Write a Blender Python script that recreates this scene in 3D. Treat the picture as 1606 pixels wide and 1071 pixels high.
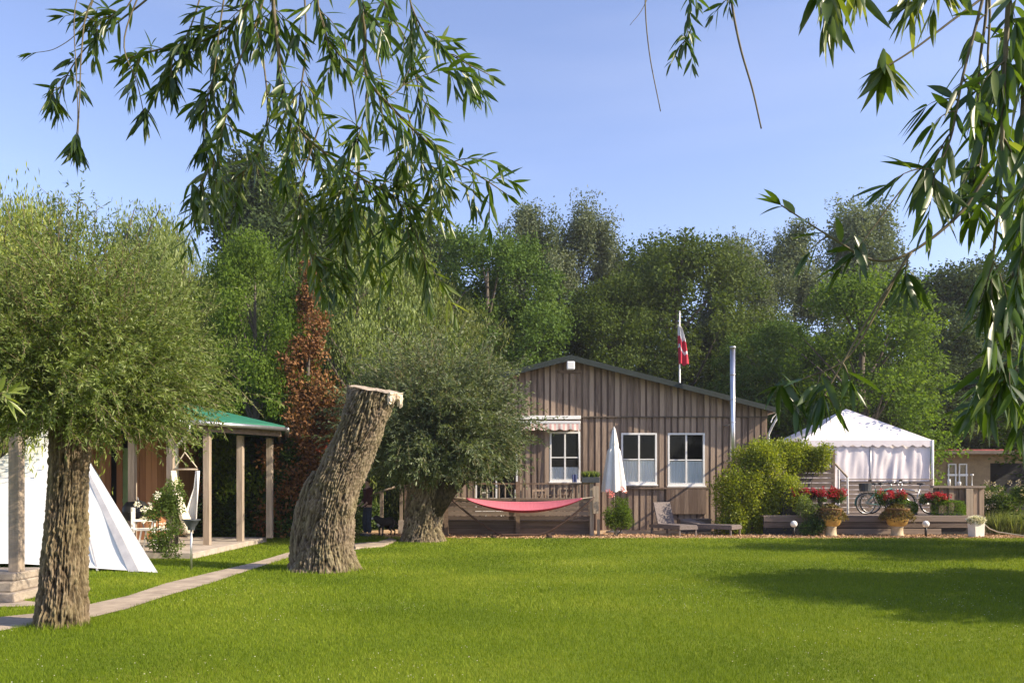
import bpy, math, random
import numpy as np
from mathutils import Vector, Matrix, noise
for o in list(bpy.data.objects): bpy.data.objects.remove(o)
SC = bpy.context.scene
COL = SC.collection
R = math.radians
F = 1250.0; CX = 803.0; HY = 757.0; EYE = 1.6      # photograph's focal length, centre column and horizon row in its pixels
# ---------------------------------------------------------------- camera
cam = bpy.data.cameras.new('camera'); camo = bpy.data.objects.new('camera', cam); COL.objects.link(camo)
camo.location = (0, 0, EYE); camo.rotation_euler = (R(90), 0, 0)
cam.sensor_width = 36; cam.lens = 36*F/1606; cam.shift_y = (HY-535.5)/1606; cam.clip_end = 2000; cam.clip_start = 0.05
SC.camera = camo
# ---------------------------------------------------------------- sky and sun
SUN_EL, SUN_AZ = 34.0, 106.0                         # azimuth from +Y towards +X
w = bpy.data.worlds.new('World'); SC.world = w; w.use_nodes = True
nt = w.node_tree; nt.nodes.clear()
out = nt.nodes.new('ShaderNodeOutputWorld'); bg = nt.nodes.new('ShaderNodeBackground')
sky = nt.nodes.new('ShaderNodeTexSky'); sky.sky_type = 'NISHITA'; sky.sun_disc = False
sky.sun_elevation = R(SUN_EL); sky.sun_rotation = R(SUN_AZ); sky.air_density = 1.0; sky.dust_density = 0.6; sky.ozone_density = 2.5
bg.inputs[1].default_value = 0.14
st_ = nt.nodes.new('ShaderNodeMix'); st_.data_type = 'RGBA'; st_.blend_type = 'MULTIPLY'; st_.inputs[0].default_value = 1.0; st_.inputs[7].default_value = (1.23, 1.04, 1.09, 1)
nt.links.new(sky.outputs[0], st_.inputs[6]); 
tcw = nt.nodes.new('ShaderNodeTexCoord'); mpw = nt.nodes.new('ShaderNodeMapping'); mpw.inputs['Rotation'].default_value = (0, R(38), 0); mpw.inputs['Scale'].default_value = (1.1, 1.1, 7.5); nzw = nt.nodes.new('ShaderNodeTexNoise'); nzw.inputs['Scale'].default_value = 1.6; nzw.inputs['Detail'].default_value = 5
mrw = nt.nodes.new('ShaderNodeMapRange'); mrw.inputs[1].default_value = .46; mrw.inputs[2].default_value = .78; mrw.inputs[4].default_value = .08
nt.links.new(tcw.outputs['Generated'], mpw.inputs[0]); nt.links.new(mpw.outputs[0], nzw.inputs[0]); nt.links.new(nzw.outputs[0], mrw.inputs[0])
mxw = nt.nodes.new('ShaderNodeMix'); mxw.data_type = 'RGBA'; mxw.inputs[7].default_value = (4.6, 4.7, 5.4, 1)
nt.links.new(mrw.outputs[0], mxw.inputs[0]); nt.links.new(st_.outputs[2], mxw.inputs[6]); nt.links.new(mxw.outputs[2], bg.inputs[0]); nt.links.new(bg.outputs[0], out.inputs[0])
sl = bpy.data.lights.new('sun', 'SUN'); sl.energy = 5.0; sl.angle = R(0.53); sl.color = (1.0, 0.86, 0.66)
so = bpy.data.objects.new('sun', sl); COL.objects.link(so)
sd = Vector((math.sin(R(SUN_AZ))*math.cos(R(SUN_EL)), math.cos(R(SUN_AZ))*math.cos(R(SUN_EL)), math.sin(R(SUN_EL))))
so.rotation_euler = sd.to_track_quat('Z', 'Y').to_euler()
SC.view_settings.view_transform = 'Standard'; SC.view_settings.look = 'None'
SC.view_settings.exposure = 0.88; SC.view_settings.gamma = 1.0
SC.render.engine = 'CYCLES'
SC.cycles.max_bounces = 8; SC.cycles.transparent_max_bounces = 16; SC.cycles.diffuse_bounces = 3; SC.cycles.glossy_bounces = 3

def W(px, py, D): return Vector(((px-CX)/F*D, D, EYE+(HY-py)/F*D))
def G(px, py):                                       # a point on the ground under that pixel
    D = EYE*F/(py-HY); return ((px-CX)/F*D, D)
# ---------------------------------------------------------------- materials
def newmat(name):
    m = bpy.data.materials.new(name); m.use_nodes = True; n = m.node_tree; n.nodes.clear()
    o = n.nodes.new('ShaderNodeOutputMaterial'); return m, n, o
def N(n, t, **k):
    x = n.nodes.new(t)
    for a, v in k.items():
        if a in x.inputs.keys() or isinstance(a, int): x.inputs[a].default_value = v
        else: setattr(x, a, v)
    return x
def ramp(n, stops):
    r = n.nodes.new('ShaderNodeValToRGB'); e = r.color_ramp.elements
    while len(e) < len(stops): e.new(0.5)
    for i, (p, c) in enumerate(stops):
        e[i].position = p; e[i].color = (*c, 1)
    return r
def mat(name, c1, c2=None, rough=0.7, scale=(4, 4, 4), bump=0.0, metal=0.0, detail=5.0, tint=False, spec=0.4, bscale=None, sheen=0):
    """noise-mottled principled; 'tint' mixes in the per-face attribute"""
    m, n, o = newmat(name); L = n.links.new
    p = N(n, 'ShaderNodeBsdfPrincipled'); p.inputs['Roughness'].default_value = rough
    p.inputs['Metallic'].default_value = metal; p.inputs['Specular IOR Level'].default_value = spec
    tc = N(n, 'ShaderNodeTexCoord'); mp = N(n, 'ShaderNodeMapping'); mp.inputs['Scale'].default_value = scale
    L(tc.outputs['Object'], mp.inputs[0])
    nz = N(n, 'ShaderNodeTexNoise'); nz.inputs['Scale'].default_value = 1.0; nz.inputs['Detail'].default_value = detail; nz.inputs['Roughness'].default_value = 0.65
    L(mp.outputs[0], nz.inputs['Vector'])
    c2 = c2 or tuple(x*0.7 for x in c1)
    rp = ramp(n, [(0.32, c2), (0.68, c1)])
    if tint:
        at = N(n, 'ShaderNodeAttribute', attribute_name='tint')
        mx = N(n, 'ShaderNodeMath', operation='MULTIPLY_ADD'); L(nz.outputs[0], mx.inputs[0]); mx.inputs[1].default_value = 0.6
        sc = N(n, 'ShaderNodeMath', operation='MULTIPLY_ADD'); L(at.outputs['Fac'], sc.inputs[0]); sc.inputs[1].default_value = 0.5; sc.inputs[2].default_value = -0.05
        L(sc.outputs[0], mx.inputs[2]); L(mx.outputs[0], rp.inputs[0])
    else: L(nz.outputs[0], rp.inputs[0])
    L(rp.outputs[0], p.inputs['Base Color'])
    if bump:
        b = N(n, 'ShaderNodeBump'); b.inputs['Strength'].default_value = bump; b.inputs['Distance'].default_value = 0.02
        L(nz.outputs[0], b.inputs['Height']); L(b.outputs[0], p.inputs['Normal'])
    L(p.outputs[0], o.inputs[0]); return m
def leafmat(name, dark, mid, light, trans=0.35, rough=0.5, spec=0.35):
    m, n, o = newmat(name); L = n.links.new
    at = N(n, 'ShaderNodeAttribute', attribute_name='tint')
    oi = N(n, 'ShaderNodeObjectInfo')
    rp = ramp(n, [(0.0, dark), (0.55, mid), (1.0, light)])
    hs = N(n, 'ShaderNodeHueSaturation')
    mr = N(n, 'ShaderNodeMapRange'); mr.inputs[3].default_value = 0.86; mr.inputs[4].default_value = 1.14
    L(oi.outputs['Random'], mr.inputs[0]); L(mr.outputs[0], hs.inputs['Value'])
    mh = N(n, 'ShaderNodeMapRange'); mh.inputs[3].default_value = 0.49; mh.inputs[4].default_value = 0.51
    L(oi.outputs['Random'], mh.inputs[0]); L(mh.outputs[0], hs.inputs['Hue'])
    L(at.outputs['Fac'], rp.inputs[0]); L(rp.outputs[0], hs.inputs['Color'])
    p = N(n, 'ShaderNodeBsdfPrincipled'); p.inputs['Roughness'].default_value = rough; p.inputs['Specular IOR Level'].default_value = spec
    t = N(n, 'ShaderNodeBsdfTranslucent'); mx = N(n, 'ShaderNodeMixShader'); mx.inputs[0].default_value = trans
    tc = N(n, 'ShaderNodeMix', data_type='RGBA', blend_type='MULTIPLY'); tc.inputs[0].default_value = 1.0
    L(hs.outputs[0], tc.inputs[6]); tc.inputs[7].default_value = (1.5, 1.45, 0.6, 1)
    L(hs.outputs[0], p.inputs['Base Color']); L(tc.outputs[2], t.inputs[0])
    L(p.outputs[0], mx.inputs[1]); L(t.outputs[0], mx.inputs[2]); L(mx.outputs[0], o.inputs[0])
    return m
M = {}
M['leaf_near'] = leafmat('willow_leaf_near', (.03, .065, .010), (.075, .13, .018), (.22, .27, .06), .42, .36, .6)
M['leaf_olive'] = leafmat('willow_leaf_olive', (.062, .10, .016), (.150, .195, .040), (.31, .36, .15), .40, .55)
M['leaf_grey'] = leafmat('willow_leaf_grey', (.05, .085, .028), (.11, .155, .060), (.27, .32, .19), .36, .5)
M['leaf_bright'] = leafmat('leaf_bright', (.055, .105, .012), (.10, .175, .020), (.16, .24, .04), .42, .65, .15)
M['leaf_mid'] = leafmat('leaf_mid', (.045, .08, .014), (.078, .125, .022), (.115, .165, .04), .30, .7, .12)
M['leaf_dark'] = leafmat('leaf_dark', (.035, .058, .018), (.055, .085, .028), (.085, .12, .045), .22, .7, .12)
M['leaf_silver'] = leafmat('leaf_silver', (.065, .09, .04), (.11, .14, .07), (.22, .25, .16), .26, .65, .15)
M['leaf_yellow'] = leafmat('leaf_yellow', (.10, .14, .02), (.22, .27, .04), (.38, .40, .11), .42, .55)
M['leaf_brown'] = leafmat('leaf_brown', (.11, .05, .016), (.21, .105, .030), (.30, .17, .05), .2, .7)
M['leaf_rust'] = leafmat('leaf_rust', (.15, .03, .015), (.32, .07, .025), (.40, .14, .04), .25, .7)
M['leaf_thuja'] = leafmat('leaf_thuja', (.02, .045, .01), (.045, .09, .015), (.09, .16, .025), .25, .6)
M['leaf_bronze'] = leafmat('leaf_bronze', (.06, .05, .012), (.14, .11, .03), (.24, .20, .06), .3, .5)
M['leaf_lime'] = leafmat('leaf_lime', (.10, .15, .009), (.225, .28, .016), (.35, .37, .04), .45, .5)
M['petal_red'] = leafmat('petal_red', (.28, .008, .010), (.46, .012, .018), (.62, .04, .05), .25, .5)
M['petal_pink'] = leafmat('petal_pink', (.5, .12, .14), (.75, .25, .28), (.8, .45, .45), .25, .5)
M['petal_white'] = leafmat('petal_white', (.6, .58, .5), (.8, .78, .7), (.85, .85, .8), .25, .5)
M['seed_beige'] = leafmat('seed_beige', (.20, .15, .11), (.40, .33, .26), (.6, .54, .46), .25, .7)
M['grass'] = leafmat('grass_blade', (.082, .128, .006), (.162, .222, .010), (.28, .31, .040), .30, .6, .15)
M['twig'] = mat('twig', (.16, .13, .06), (.07, .055, .03), .7, (30, 30, 30))
M['shoot'] = mat('shoot', (.17, .14, .07), (.09, .07, .035), .7, (20, 20, 20))
M['limb'] = mat('limb', (.13, .11, .085), (.06, .05, .04), .9, (6, 6, 2), .5)
# bark
def barkmat(name, lo, mid, hi, sc):
    m, n, o = newmat(name); L = n.links.new
    p = N(n, 'ShaderNodeBsdfPrincipled'); p.inputs['Roughness'].default_value = .95; p.inputs['Specular IOR Level'].default_value = .15
    at = N(n, 'ShaderNodeAttribute', attribute_name='ridge')
    tc = N(n, 'ShaderNodeTexCoord'); mp = N(n, 'ShaderNodeMapping'); mp.inputs['Scale'].default_value = (sc, sc, sc*.16)
    L(tc.outputs['Object'], mp.inputs[0])
    nz = N(n, 'ShaderNodeTexNoise'); nz.inputs['Scale'].default_value = 1; nz.inputs['Detail'].default_value = 7; nz.inputs['Roughness'].default_value = .7
    L(mp.outputs[0], nz.inputs[0])
    n2 = N(n, 'ShaderNodeTexNoise'); n2.inputs['Scale'].default_value = 2.2; n2.inputs['Detail'].default_value = 3
    L(tc.outputs['Object'], n2.inputs[0])
    a = N(n, 'ShaderNodeMath', operation='MULTIPLY_ADD'); L(at.outputs['Fac'], a.inputs[0]); a.inputs[1].default_value = .45
    s = N(n, 'ShaderNodeMath', operation='MULTIPLY_ADD'); L(nz.outputs[0], s.inputs[0]); s.inputs[1].default_value = .9; s.inputs[2].default_value = -.12
    L(s.outputs[0], a.inputs[2])
    rp = ramp(n, [(.22, lo), (.55, mid), (.95, hi)]); L(a.outputs[0], rp.inputs[0])
    r2 = ramp(n, [(.35, (1, 1, 1)), (.7, (.86, .92, .72))]); L(n2.outputs[0], r2.inputs[0])
    mx = N(n, 'ShaderNodeMix', data_type='RGBA', blend_type='MULTIPLY'); mx.inputs[0].default_value = 1
    L(rp.outputs[0], mx.inputs[6]); L(r2.outputs[0], mx.inputs[7]); L(mx.outputs[2], p.inputs['Base Color'])
    b = N(n, 'ShaderNodeBump'); b.inputs['Strength'].default_value = .9; b.inputs['Distance'].default_value = .025
    L(nz.outputs[0], b.inputs['Height']); L(b.outputs[0], p.inputs['Normal']); L(p.outputs[0], o.inputs[0]); return m
M['bark'] = barkmat('willow_bark', (.022, .016, .010), (.13, .095, .060), (.31, .245, .165), 22)
M['bark_grey'] = barkmat('willow_bark_grey', (.022, .017, .012), (.135, .102, .070), (.33, .27, .195), 20)
M['tornwood'] = mat('torn_pale_wood', (.74, .64, .50), (.45, .34, .23), .8, (14, 14, 3), .5)
M['cutwood'] = mat('cut_wood', (.46, .38, .29), (.24, .19, .14), .8, (7, 7, 7), .5)
# timber of the houses
M['boards'] = mat('weathered_boards', (.37, .275, .20), (.13, .088, .064), .85, (16, 16, 1.3), .45, tint=True, detail=6)
M['planks'] = mat('deck_planks', (.27, .215, .175), (.09, .066, .052), .85, (.9, 9, 12), .35, tint=True, detail=6)
M['post_wood'] = mat('post_wood', (.42, .34, .26), (.24, .19, .14), .8, (14, 14, 1.2), .3)
M['dark_wood'] = mat('dark_stained_wood', (.09, .05, .035), (.05, .03, .022), .7, (5, 14, 14), .3)
M['rail_wood'] = mat('rail_wood', (.24, .17, .12), (.11, .075, .052), .8, (5, 14, 14), .3)
M['cedar'] = mat('orange_boards', (.46, .23, .11), (.27, .12, .055), .75, (12, 12, 1.0), .3, tint=True)
M['green_door'] = mat('green_door', (.22, .32, .16), (.17, .25, .12), .5, (3, 3, 3))
M['green_roof'] = mat('green_roof', (.03, .19, .115), (.02, .13, .08), .55, (3, 3, 3), .15)
M['dark_roof'] = mat('dark_green_roof', (.022, .032, .025), (.014, .02, .016), .6, (2, 2, 2), .2)
M['fascia'] = mat('fascia_dark', (.16, .13, .10), (.09, .07, .055), .8, (3, 3, 8), .2)
M['red_roof'] = mat('red_roof', (.42, .10, .08), (.26, .06, .05), .6, (3, 3, 3))
M['zinc'] = mat('zinc', (.60, .60, .60), (.45, .45, .45), .35, (6, 6, 2), 0, .85)
M['steel'] = mat('steel_pipe', (.66, .67, .68), (.50, .50, .52), .28, (3, 3, 3), 0, .95)
M['white'] = mat('white_paint', (.80, .79, .76), (.72, .71, .68), .5, (5, 5, 5))
M['white_plastic'] = mat('white_plastic', (.80, .79, .74), (.68, .66, .60), .45, (6, 6, 6))
M['black'] = mat('black_metal', (.025, .025, .026), (.015, .015, .016), .5, (6, 6, 6))
M['darkgrey'] = mat('dark_grey', (.07, .08, .09), (.04, .045, .05), .55, (6, 6, 6))
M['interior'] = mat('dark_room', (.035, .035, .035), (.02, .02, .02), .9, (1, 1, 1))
M['curtain'] = mat('net_curtain', (.86, .86, .85), (.74, .74, .74), .9, (30, 1, 1))
M['canvas'] = mat('canvas_white', (.86, .84, .79), (.78, .76, .71), .85, (2, 2, 2), .1)
M['canvas_seam'] = mat('canvas_seam', (.55, .54, .54), (.42, .41, .42), .85, (4, 4, 4))
M['pvc'] = mat('marquee_sheet', (.78, .73, .73), (.68, .63, .64), .5, (2, 2, 2), .1)
M['umbrella'] = mat('umbrella_cloth', (.84, .83, .78), (.76, .75, .70), .85, (5, 5, 5))
M['redcloth'] = mat('hammock_red', (.30, .02, .04), (.22, .015, .03), .85, (25, 3, 3))
M['pinkcloth'] = mat('hammock_pink', (.52, .145, .185), (.44, .11, .15), .85, (25, 3, 3))
M['ecru'] = mat('ecru_cloth', (.78, .72, .58), (.62, .55, .40), .9, (12, 12, 3))
M['stone'] = mat('stone', (.40, .34, .27), (.22, .18, .14), .9, (5, 5, 9), .6)
M['concrete'] = mat('concrete', (.46, .40, .34), (.30, .25, .20), .9, (4, 4, 4), .4)
M['pathmat'] = mat('path_concrete', (.44, .36, .27), (.24, .19, .145), .95, (3.0, 3.0, 3.0), .5, detail=9)
M['rattan'] = mat('rattan', (.20, .165, .155), (.10, .08, .075), .7, (40, 40, 40), .6)
M['ochre'] = mat('ochre_glaze', (.62, .42, .10), (.36, .20, .06), .45, (7, 7, 7), .3)
M['ochre_brown'] = mat('brown_glaze', (.26, .13, .05), (.15, .075, .03), .5, (7, 7, 7), .3)
M['pedestal'] = mat('pedestal_stone', (.52, .44, .30), (.36, .29, .19), .8, (7, 7, 7), .3)
M['bluecloth'] = mat('navy_cloth', (.05, .07, .17), (.03, .04, .10), .9, (7, 7, 7))
M['teal'] = mat('teal_paint', (.04, .20, .20), (.03, .13, .13), .5, (7, 7, 7))
M['rope'] = mat('rope', (.66, .58, .44), (.42, .35, .25), .9, (60, 60, 60))
M['soil'] = mat('soil', (.10, .07, .05), (.05, .035, .025), .95, (20, 20, 20), .5)
M['rubber'] = mat('rubber', (.03, .03, .03), (.02, .02, .02), .8, (20, 20, 20))
M['skin'] = mat('skin', (.62, .40, .30), (.56, .35, .26), .55, (5, 5, 5))
M['maroon'] = mat('maroon_jacket', (.10, .035, .035), (.06, .02, .02), .9, (8, 8, 8))
M['denim'] = mat('dark_denim', (.045, .06, .085), (.025, .032, .05), .9, (14, 14, 14))
M['hair'] = mat('hair', (.07, .04, .025), (.04, .02, .015), .7, (40, 40, 10))
M['fur'] = mat('black_fur', (.022, .020, .020), (.010, .010, .010), .7, (30, 30, 30), .5)
M['furwhite'] = mat('white_fur', (.7, .68, .64), (.6, .57, .52), .8, (30, 30, 30), .3)
def stripes(name, a, b, freq, axis=0):
    m, n, o = newmat(name); L = n.links.new
    p = N(n, 'ShaderNodeBsdfPrincipled'); p.inputs['Roughness'].default_value = .85
    tc = N(n, 'ShaderNodeTexCoord'); sp = N(n, 'ShaderNodeSeparateXYZ'); L(tc.outputs['Object'], sp.inputs[0])
    k = N(n, 'ShaderNodeMath', operation='MULTIPLY'); L(sp.outputs[axis], k.inputs[0]); k.inputs[1].default_value = freq
    s = N(n, 'ShaderNodeMath', operation='SINE'); L(k.outputs[0], s.inputs[0])
    rp = ramp(n, [(.45, a), (.55, b)]); mr = N(n, 'ShaderNodeMapRange'); mr.inputs[1].default_value = -1; L(s.outputs[0], mr.inputs[0]); L(mr.outputs[0], rp.inputs[0])
    L(rp.outputs[0], p.inputs['Base Color']); L(p.outputs[0], o.inputs[0]); return m
M['awning'] = stripes('awning_stripes', (.80, .74, .66), (.74, .45, .40), 42)
def glassmat():
    m, n, o = newmat('window_glass'); L = n.links.new
    g = N(n, 'ShaderNodeBsdfGlossy'); g.inputs['Roughness'].default_value = .03; g.inputs[0].default_value = (.9, .95, .95, 1)
    t = N(n, 'ShaderNodeBsdfTransparent'); t.inputs[0].default_value = (.93, .95, .95, 1)
    fr = N(n, 'ShaderNodeFresnel'); fr.inputs[0].default_value = 1.28
    mx = N(n, 'ShaderNodeMixShader'); L(fr.outputs[0], mx.inputs[0]); L(t.outputs[0], mx.inputs[1]); L(g.outputs[0], mx.inputs[2]); L(mx.outputs[0], o.inputs[0]); return m
M['glass'] = glassmat()
def flagmat():
    m, n, o = newmat('flag_cloth'); L = n.links.new
    p = N(n, 'ShaderNodeBsdfPrincipled'); p.inputs['Roughness'].default_value = .8
    at = N(n, 'ShaderNodeAttribute', attribute_name='tint')
    rp = ramp(n, [(.0, (.75, .73, .72)), (.5, (.55, .02, .05))]); rp.color_ramp.interpolation = 'CONSTANT'
    L(at.outputs['Fac'], rp.inputs[0]); L(rp.outputs[0], p.inputs['Base Color']); L(p.outputs[0], o.inputs[0]); return m
M['flag'] = flagmat()
def groundmat(name, stops, scales, bump=.4, dist=.03):
    m, n, o = newmat(name); L = n.links.new
    p = N(n, 'ShaderNodeBsdfPrincipled'); p.inputs['Roughness'].default_value = .95; p.inputs['Specular IOR Level'].default_value = .15
    tc = N(n, 'ShaderNodeTexCoord')
    a = N(n, 'ShaderNodeTexNoise'); a.inputs['Scale'].default_value = scales[0]; a.inputs['Detail'].default_value = 6; L(tc.outputs['Object'], a.inputs[0])
    b = N(n, 'ShaderNodeTexNoise'); b.inputs['Scale'].default_value = scales[1]; b.inputs['Detail'].default_value = 8; b.inputs['Roughness'].default_value = .75; L(tc.outputs['Object'], b.inputs[0])
    s = N(n, 'ShaderNodeMath', operation='ADD'); L(a.outputs[0], s.inputs[0]); L(b.outputs[0], s.inputs[1])
    h = N(n, 'ShaderNodeMath', operation='MULTIPLY'); L(s.outputs[0], h.inputs[0]); h.inputs[1].default_value = .5
    rp = ramp(n, stops); L(h.outputs[0], rp.inputs[0]); L(rp.outputs[0], p.inputs['Base Color'])
    bm = N(n, 'ShaderNodeBump'); bm.inputs['Strength'].default_value = bump; bm.inputs['Distance'].default_value = dist
    L(b.outputs[0], bm.inputs['Height']); L(bm.outputs[0], p.inputs['Normal']); L(p.outputs[0], o.inputs[0]); return m
M['lawn'] = groundmat('lawn_soil', [(.36, (.075, .110, .007)), (.5, (.115, .165, .010)), (.64, (.17, .19, .020))], (.55, 14))
M['chips'] = groundmat('wood_chips', [(.38, (.22, .13, .07)), (.5, (.46, .31, .18)), (.62, (.66, .52, .36))], (3, 30), .8, .03)
M['woodfloor'] = groundmat('forest_floor', [(.4, (.035, .04, .015)), (.6, (.07, .07, .03))], (.5, 5))
# ---------------------------------------------------------------- helpers
def tag(o, label=None, cat=None, group=None, kind=None):
    if label: o['label'] = label
    if cat: o['category'] = cat
    if group: o['group'] = group
    if kind: o['kind'] = kind
    return o
def empty(name, loc=(0, 0, 0), rz=0, label=None, cat=None, group=None):
    o = bpy.data.objects.new(name, None); COL.objects.link(o); o.location = loc; o.rotation_euler = (0, 0, rz); o.empty_display_size = .2
    return tag(o, label, cat, group)
def link(name, me, m, parent=None, loc=None):
    o = bpy.data.objects.new(name, me); COL.objects.link(o)
    if m is not None: me.materials.append(m)
    if parent is not None: o.parent = parent
    if loc is not None: o.location = loc
    return o
class MB:
    def __init__(s): s.v = []; s.f = []; s.t = []
    def add(s, vs, fs, t=0.5):
        b = len(s.v); s.v += [tuple(x) for x in vs]; s.f += [tuple(b+i for i in f) for f in fs]; s.t += [t]*len(fs); return s
    def box(s, x0, x1, y0, y1, z0, z1, t=0.5, rot=None):
        vs = [Vector((x, y, z)) for x in (x0, x1) for y in (y0, y1) for z in (z0, z1)]
        if rot is not None:
            c = Vector(((x0+x1)/2, (y0+y1)/2, (z0+z1)/2)); vs = [rot @ (v-c)+c for v in vs]
        return s.add(vs, [(0, 1, 3, 2), (4, 6, 7, 5), (0, 4, 5, 1), (2, 3, 7, 6), (0, 2, 6, 4), (1, 5, 7, 3)], t)
    def prism(s, poly, y0, y1, t=0.5):             # poly in x,z
        n = len(poly); vs = [(x, y0, z) for x, z in poly]+[(x, y1, z) for x, z in poly]
        fs = [tuple(range(n)), tuple(range(2*n-1, n-1, -1))]+[(i, i+n, (i+1) % n+n, (i+1) % n) for i in range(n)]
        return s.add(vs, fs, t)
    def slab(s, poly, z0, z1, t=0.5):              # poly in x,y
        n = len(poly); vs = [(x, y, z0) for x, y in poly]+[(x, y, z1) for x, y in poly]
        fs = [tuple(range(n-1, -1, -1)), tuple(range(n, 2*n))]+[(i, (i+1) % n, (i+1) % n+n, i+n) for i in range(n)]
        return s.add(vs, fs, t)
    def tube(s, pts, rs, n=8, cap=True, t=0.5):
        pts = [Vector(p) for p in pts]
        if not isinstance(rs, (list, tuple)): rs = [rs]*len(pts)
        base = len(s.v); up = Vector((0, 0, 1)); prev = None
        for i, p in enumerate(pts):
            d = (pts[min(i+1, len(pts)-1)]-pts[max(i-1, 0)]).normalized()
            if prev is None:
                a = up if abs(d.z) < .9 else Vector((1, 0, 0)); u = d.cross(a).normalized()
            else: u = (prev-d*prev.dot(d)).normalized()
            prev = u; v = d.cross(u)
            for k in range(n):
                an = 2*math.pi*k/n; s.v.append(tuple(p+(u*math.cos(an)+v*math.sin(an))*rs[i]))
        for i in range(len(pts)-1):
            for k in range(n):
                a = base+i*n+k; b = base+i*n+(k+1) % n; s.f.append((a, b, b+n, a+n)); s.t.append(t)
        if cap:
            s.f.append(tuple(base+k for k in range(n-1, -1, -1))); s.t.append(t)
            e = base+(len(pts)-1)*n; s.f.append(tuple(e+k for k in range(n))); s.t.append(t)
        return s
    def lathe(s, prof, c=(0, 0, 0), n=20, t=0.5, closed=True):
        base = len(s.v)
        for r, z in prof:
            for k in range(n):
                a = 2*math.pi*k/n; s.v.append((c[0]+r*math.cos(a), c[1]+r*math.sin(a), c[2]+z))
        for i in range(len(prof)-1):
            for k in range(n):
                a = base+i*n+k; b = base+i*n+(k+1) % n; s.f.append((a, b, b+n, a+n)); s.t.append(t)
        if closed:
            s.f.append(tuple(base+k for k in range(n-1, -1, -1))); s.t.append(t)
            e = base+(len(prof)-1)*n; s.f.append(tuple(e+k for k in range(n))); s.t.append(t)
        return s
    def grid(s, P, t=0.5, tf=None):                # P rows x cols of points
        r = len(P); c = len(P[0]); base = len(s.v)
        for row in P: s.v += [tuple(x) for x in row]
        for i in range(r-1):
            for j in range(c-1):
                a = base+i*c+j; s.f.append((a, a+1, a+c+1, a+c)); s.t.append(tf(i, j) if tf else t)
        return s
    def torus(s, c, R0, r, ax='y', n=28, m=6, t=.5):
        pts = []
        for i in range(n+1):
            a = 2*math.pi*i/n
            if ax == 'y': pts.append((c[0]+R0*math.cos(a), c[1], c[2]+R0*math.sin(a)))
            else: pts.append((c[0]+R0*math.cos(a), c[1]+R0*math.sin(a), c[2]))
        return s.tube(pts, r, m, False, t)
    def build(s, name, m, parent=None, smooth=False, bevel=0, loc=None, solid=0):
        me = bpy.data.meshes.new(name); me.from_pydata(s.v, [], s.f); me.update()
        a = me.attributes.new('tint', 'FLOAT', 'FACE'); a.data.foreach_set('value', s.t)
        if smooth: me.polygons.foreach_set('use_smooth', [True]*len(me.polygons))
        o = link(name, me, m, parent, loc)
        if solid:
            q = o.modifiers.new('solid', 'SOLIDIFY'); q.thickness = solid; q.offset = 0
        if bevel:
            b = o.modifiers.new('bevel', 'BEVEL'); b.width = bevel; b.segments = 2; b.limit_method = 'ANGLE'
        return o
rng = np.random.default_rng(7)
def nrm(a): return a/np.maximum(np.linalg.norm(a, axis=-1, keepdims=True), 1e-9)
def rdir(n):
    a = rng.normal(size=(n, 3)); return nrm(a)
def npmesh(name, V, Fq, tint, smooth=False):
    me = bpy.data.meshes.new(name); k = Fq.shape[1]
    me.vertices.add(len(V)); me.vertices.foreach_set('co', np.ascontiguousarray(V, dtype=np.float32).ravel())
    me.loops.add(Fq.size); me.loops.foreach_set('vertex_index', np.ascontiguousarray(Fq, dtype=np.int32).ravel())
    me.polygons.add(len(Fq)); me.polygons.foreach_set('loop_start', np.arange(0, Fq.size, k, dtype=np.int32))
    if smooth: me.polygons.foreach_set('use_smooth', np.ones(len(Fq), dtype=bool))
    me.update(calc_edges=True)
    a = me.attributes.new('tint', 'FLOAT', 'FACE'); a.data.foreach_set('value', np.ascontiguousarray(tint, dtype=np.float32))
    return me
def leaves(name, P, A, L, Wd, m, parent=None, tint=None, Nn=None, loc=None):
    """one pointed four-cornered leaf per row: base P, direction A"""
    n = len(P); A = nrm(A)
    if Nn is None: Nn = rdir(n)
    S = nrm(np.cross(A, Nn)); L = np.broadcast_to(L, (n,))[:, None]; Wd = np.broadcast_to(Wd, (n,))[:, None]
    Nz = np.cross(S, A)
    V = np.stack([P, P+A*L*.45+S*Wd*.5, P+A*L-Nz*L*.12, P+A*L*.45-S*Wd*.5], 1).reshape(-1, 3)
    Fq = np.arange(n*4).reshape(n, 4)
    if tint is None: tint = rng.random(n)
    return link(name, npmesh(name, V, Fq, tint), m, parent, loc)
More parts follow.
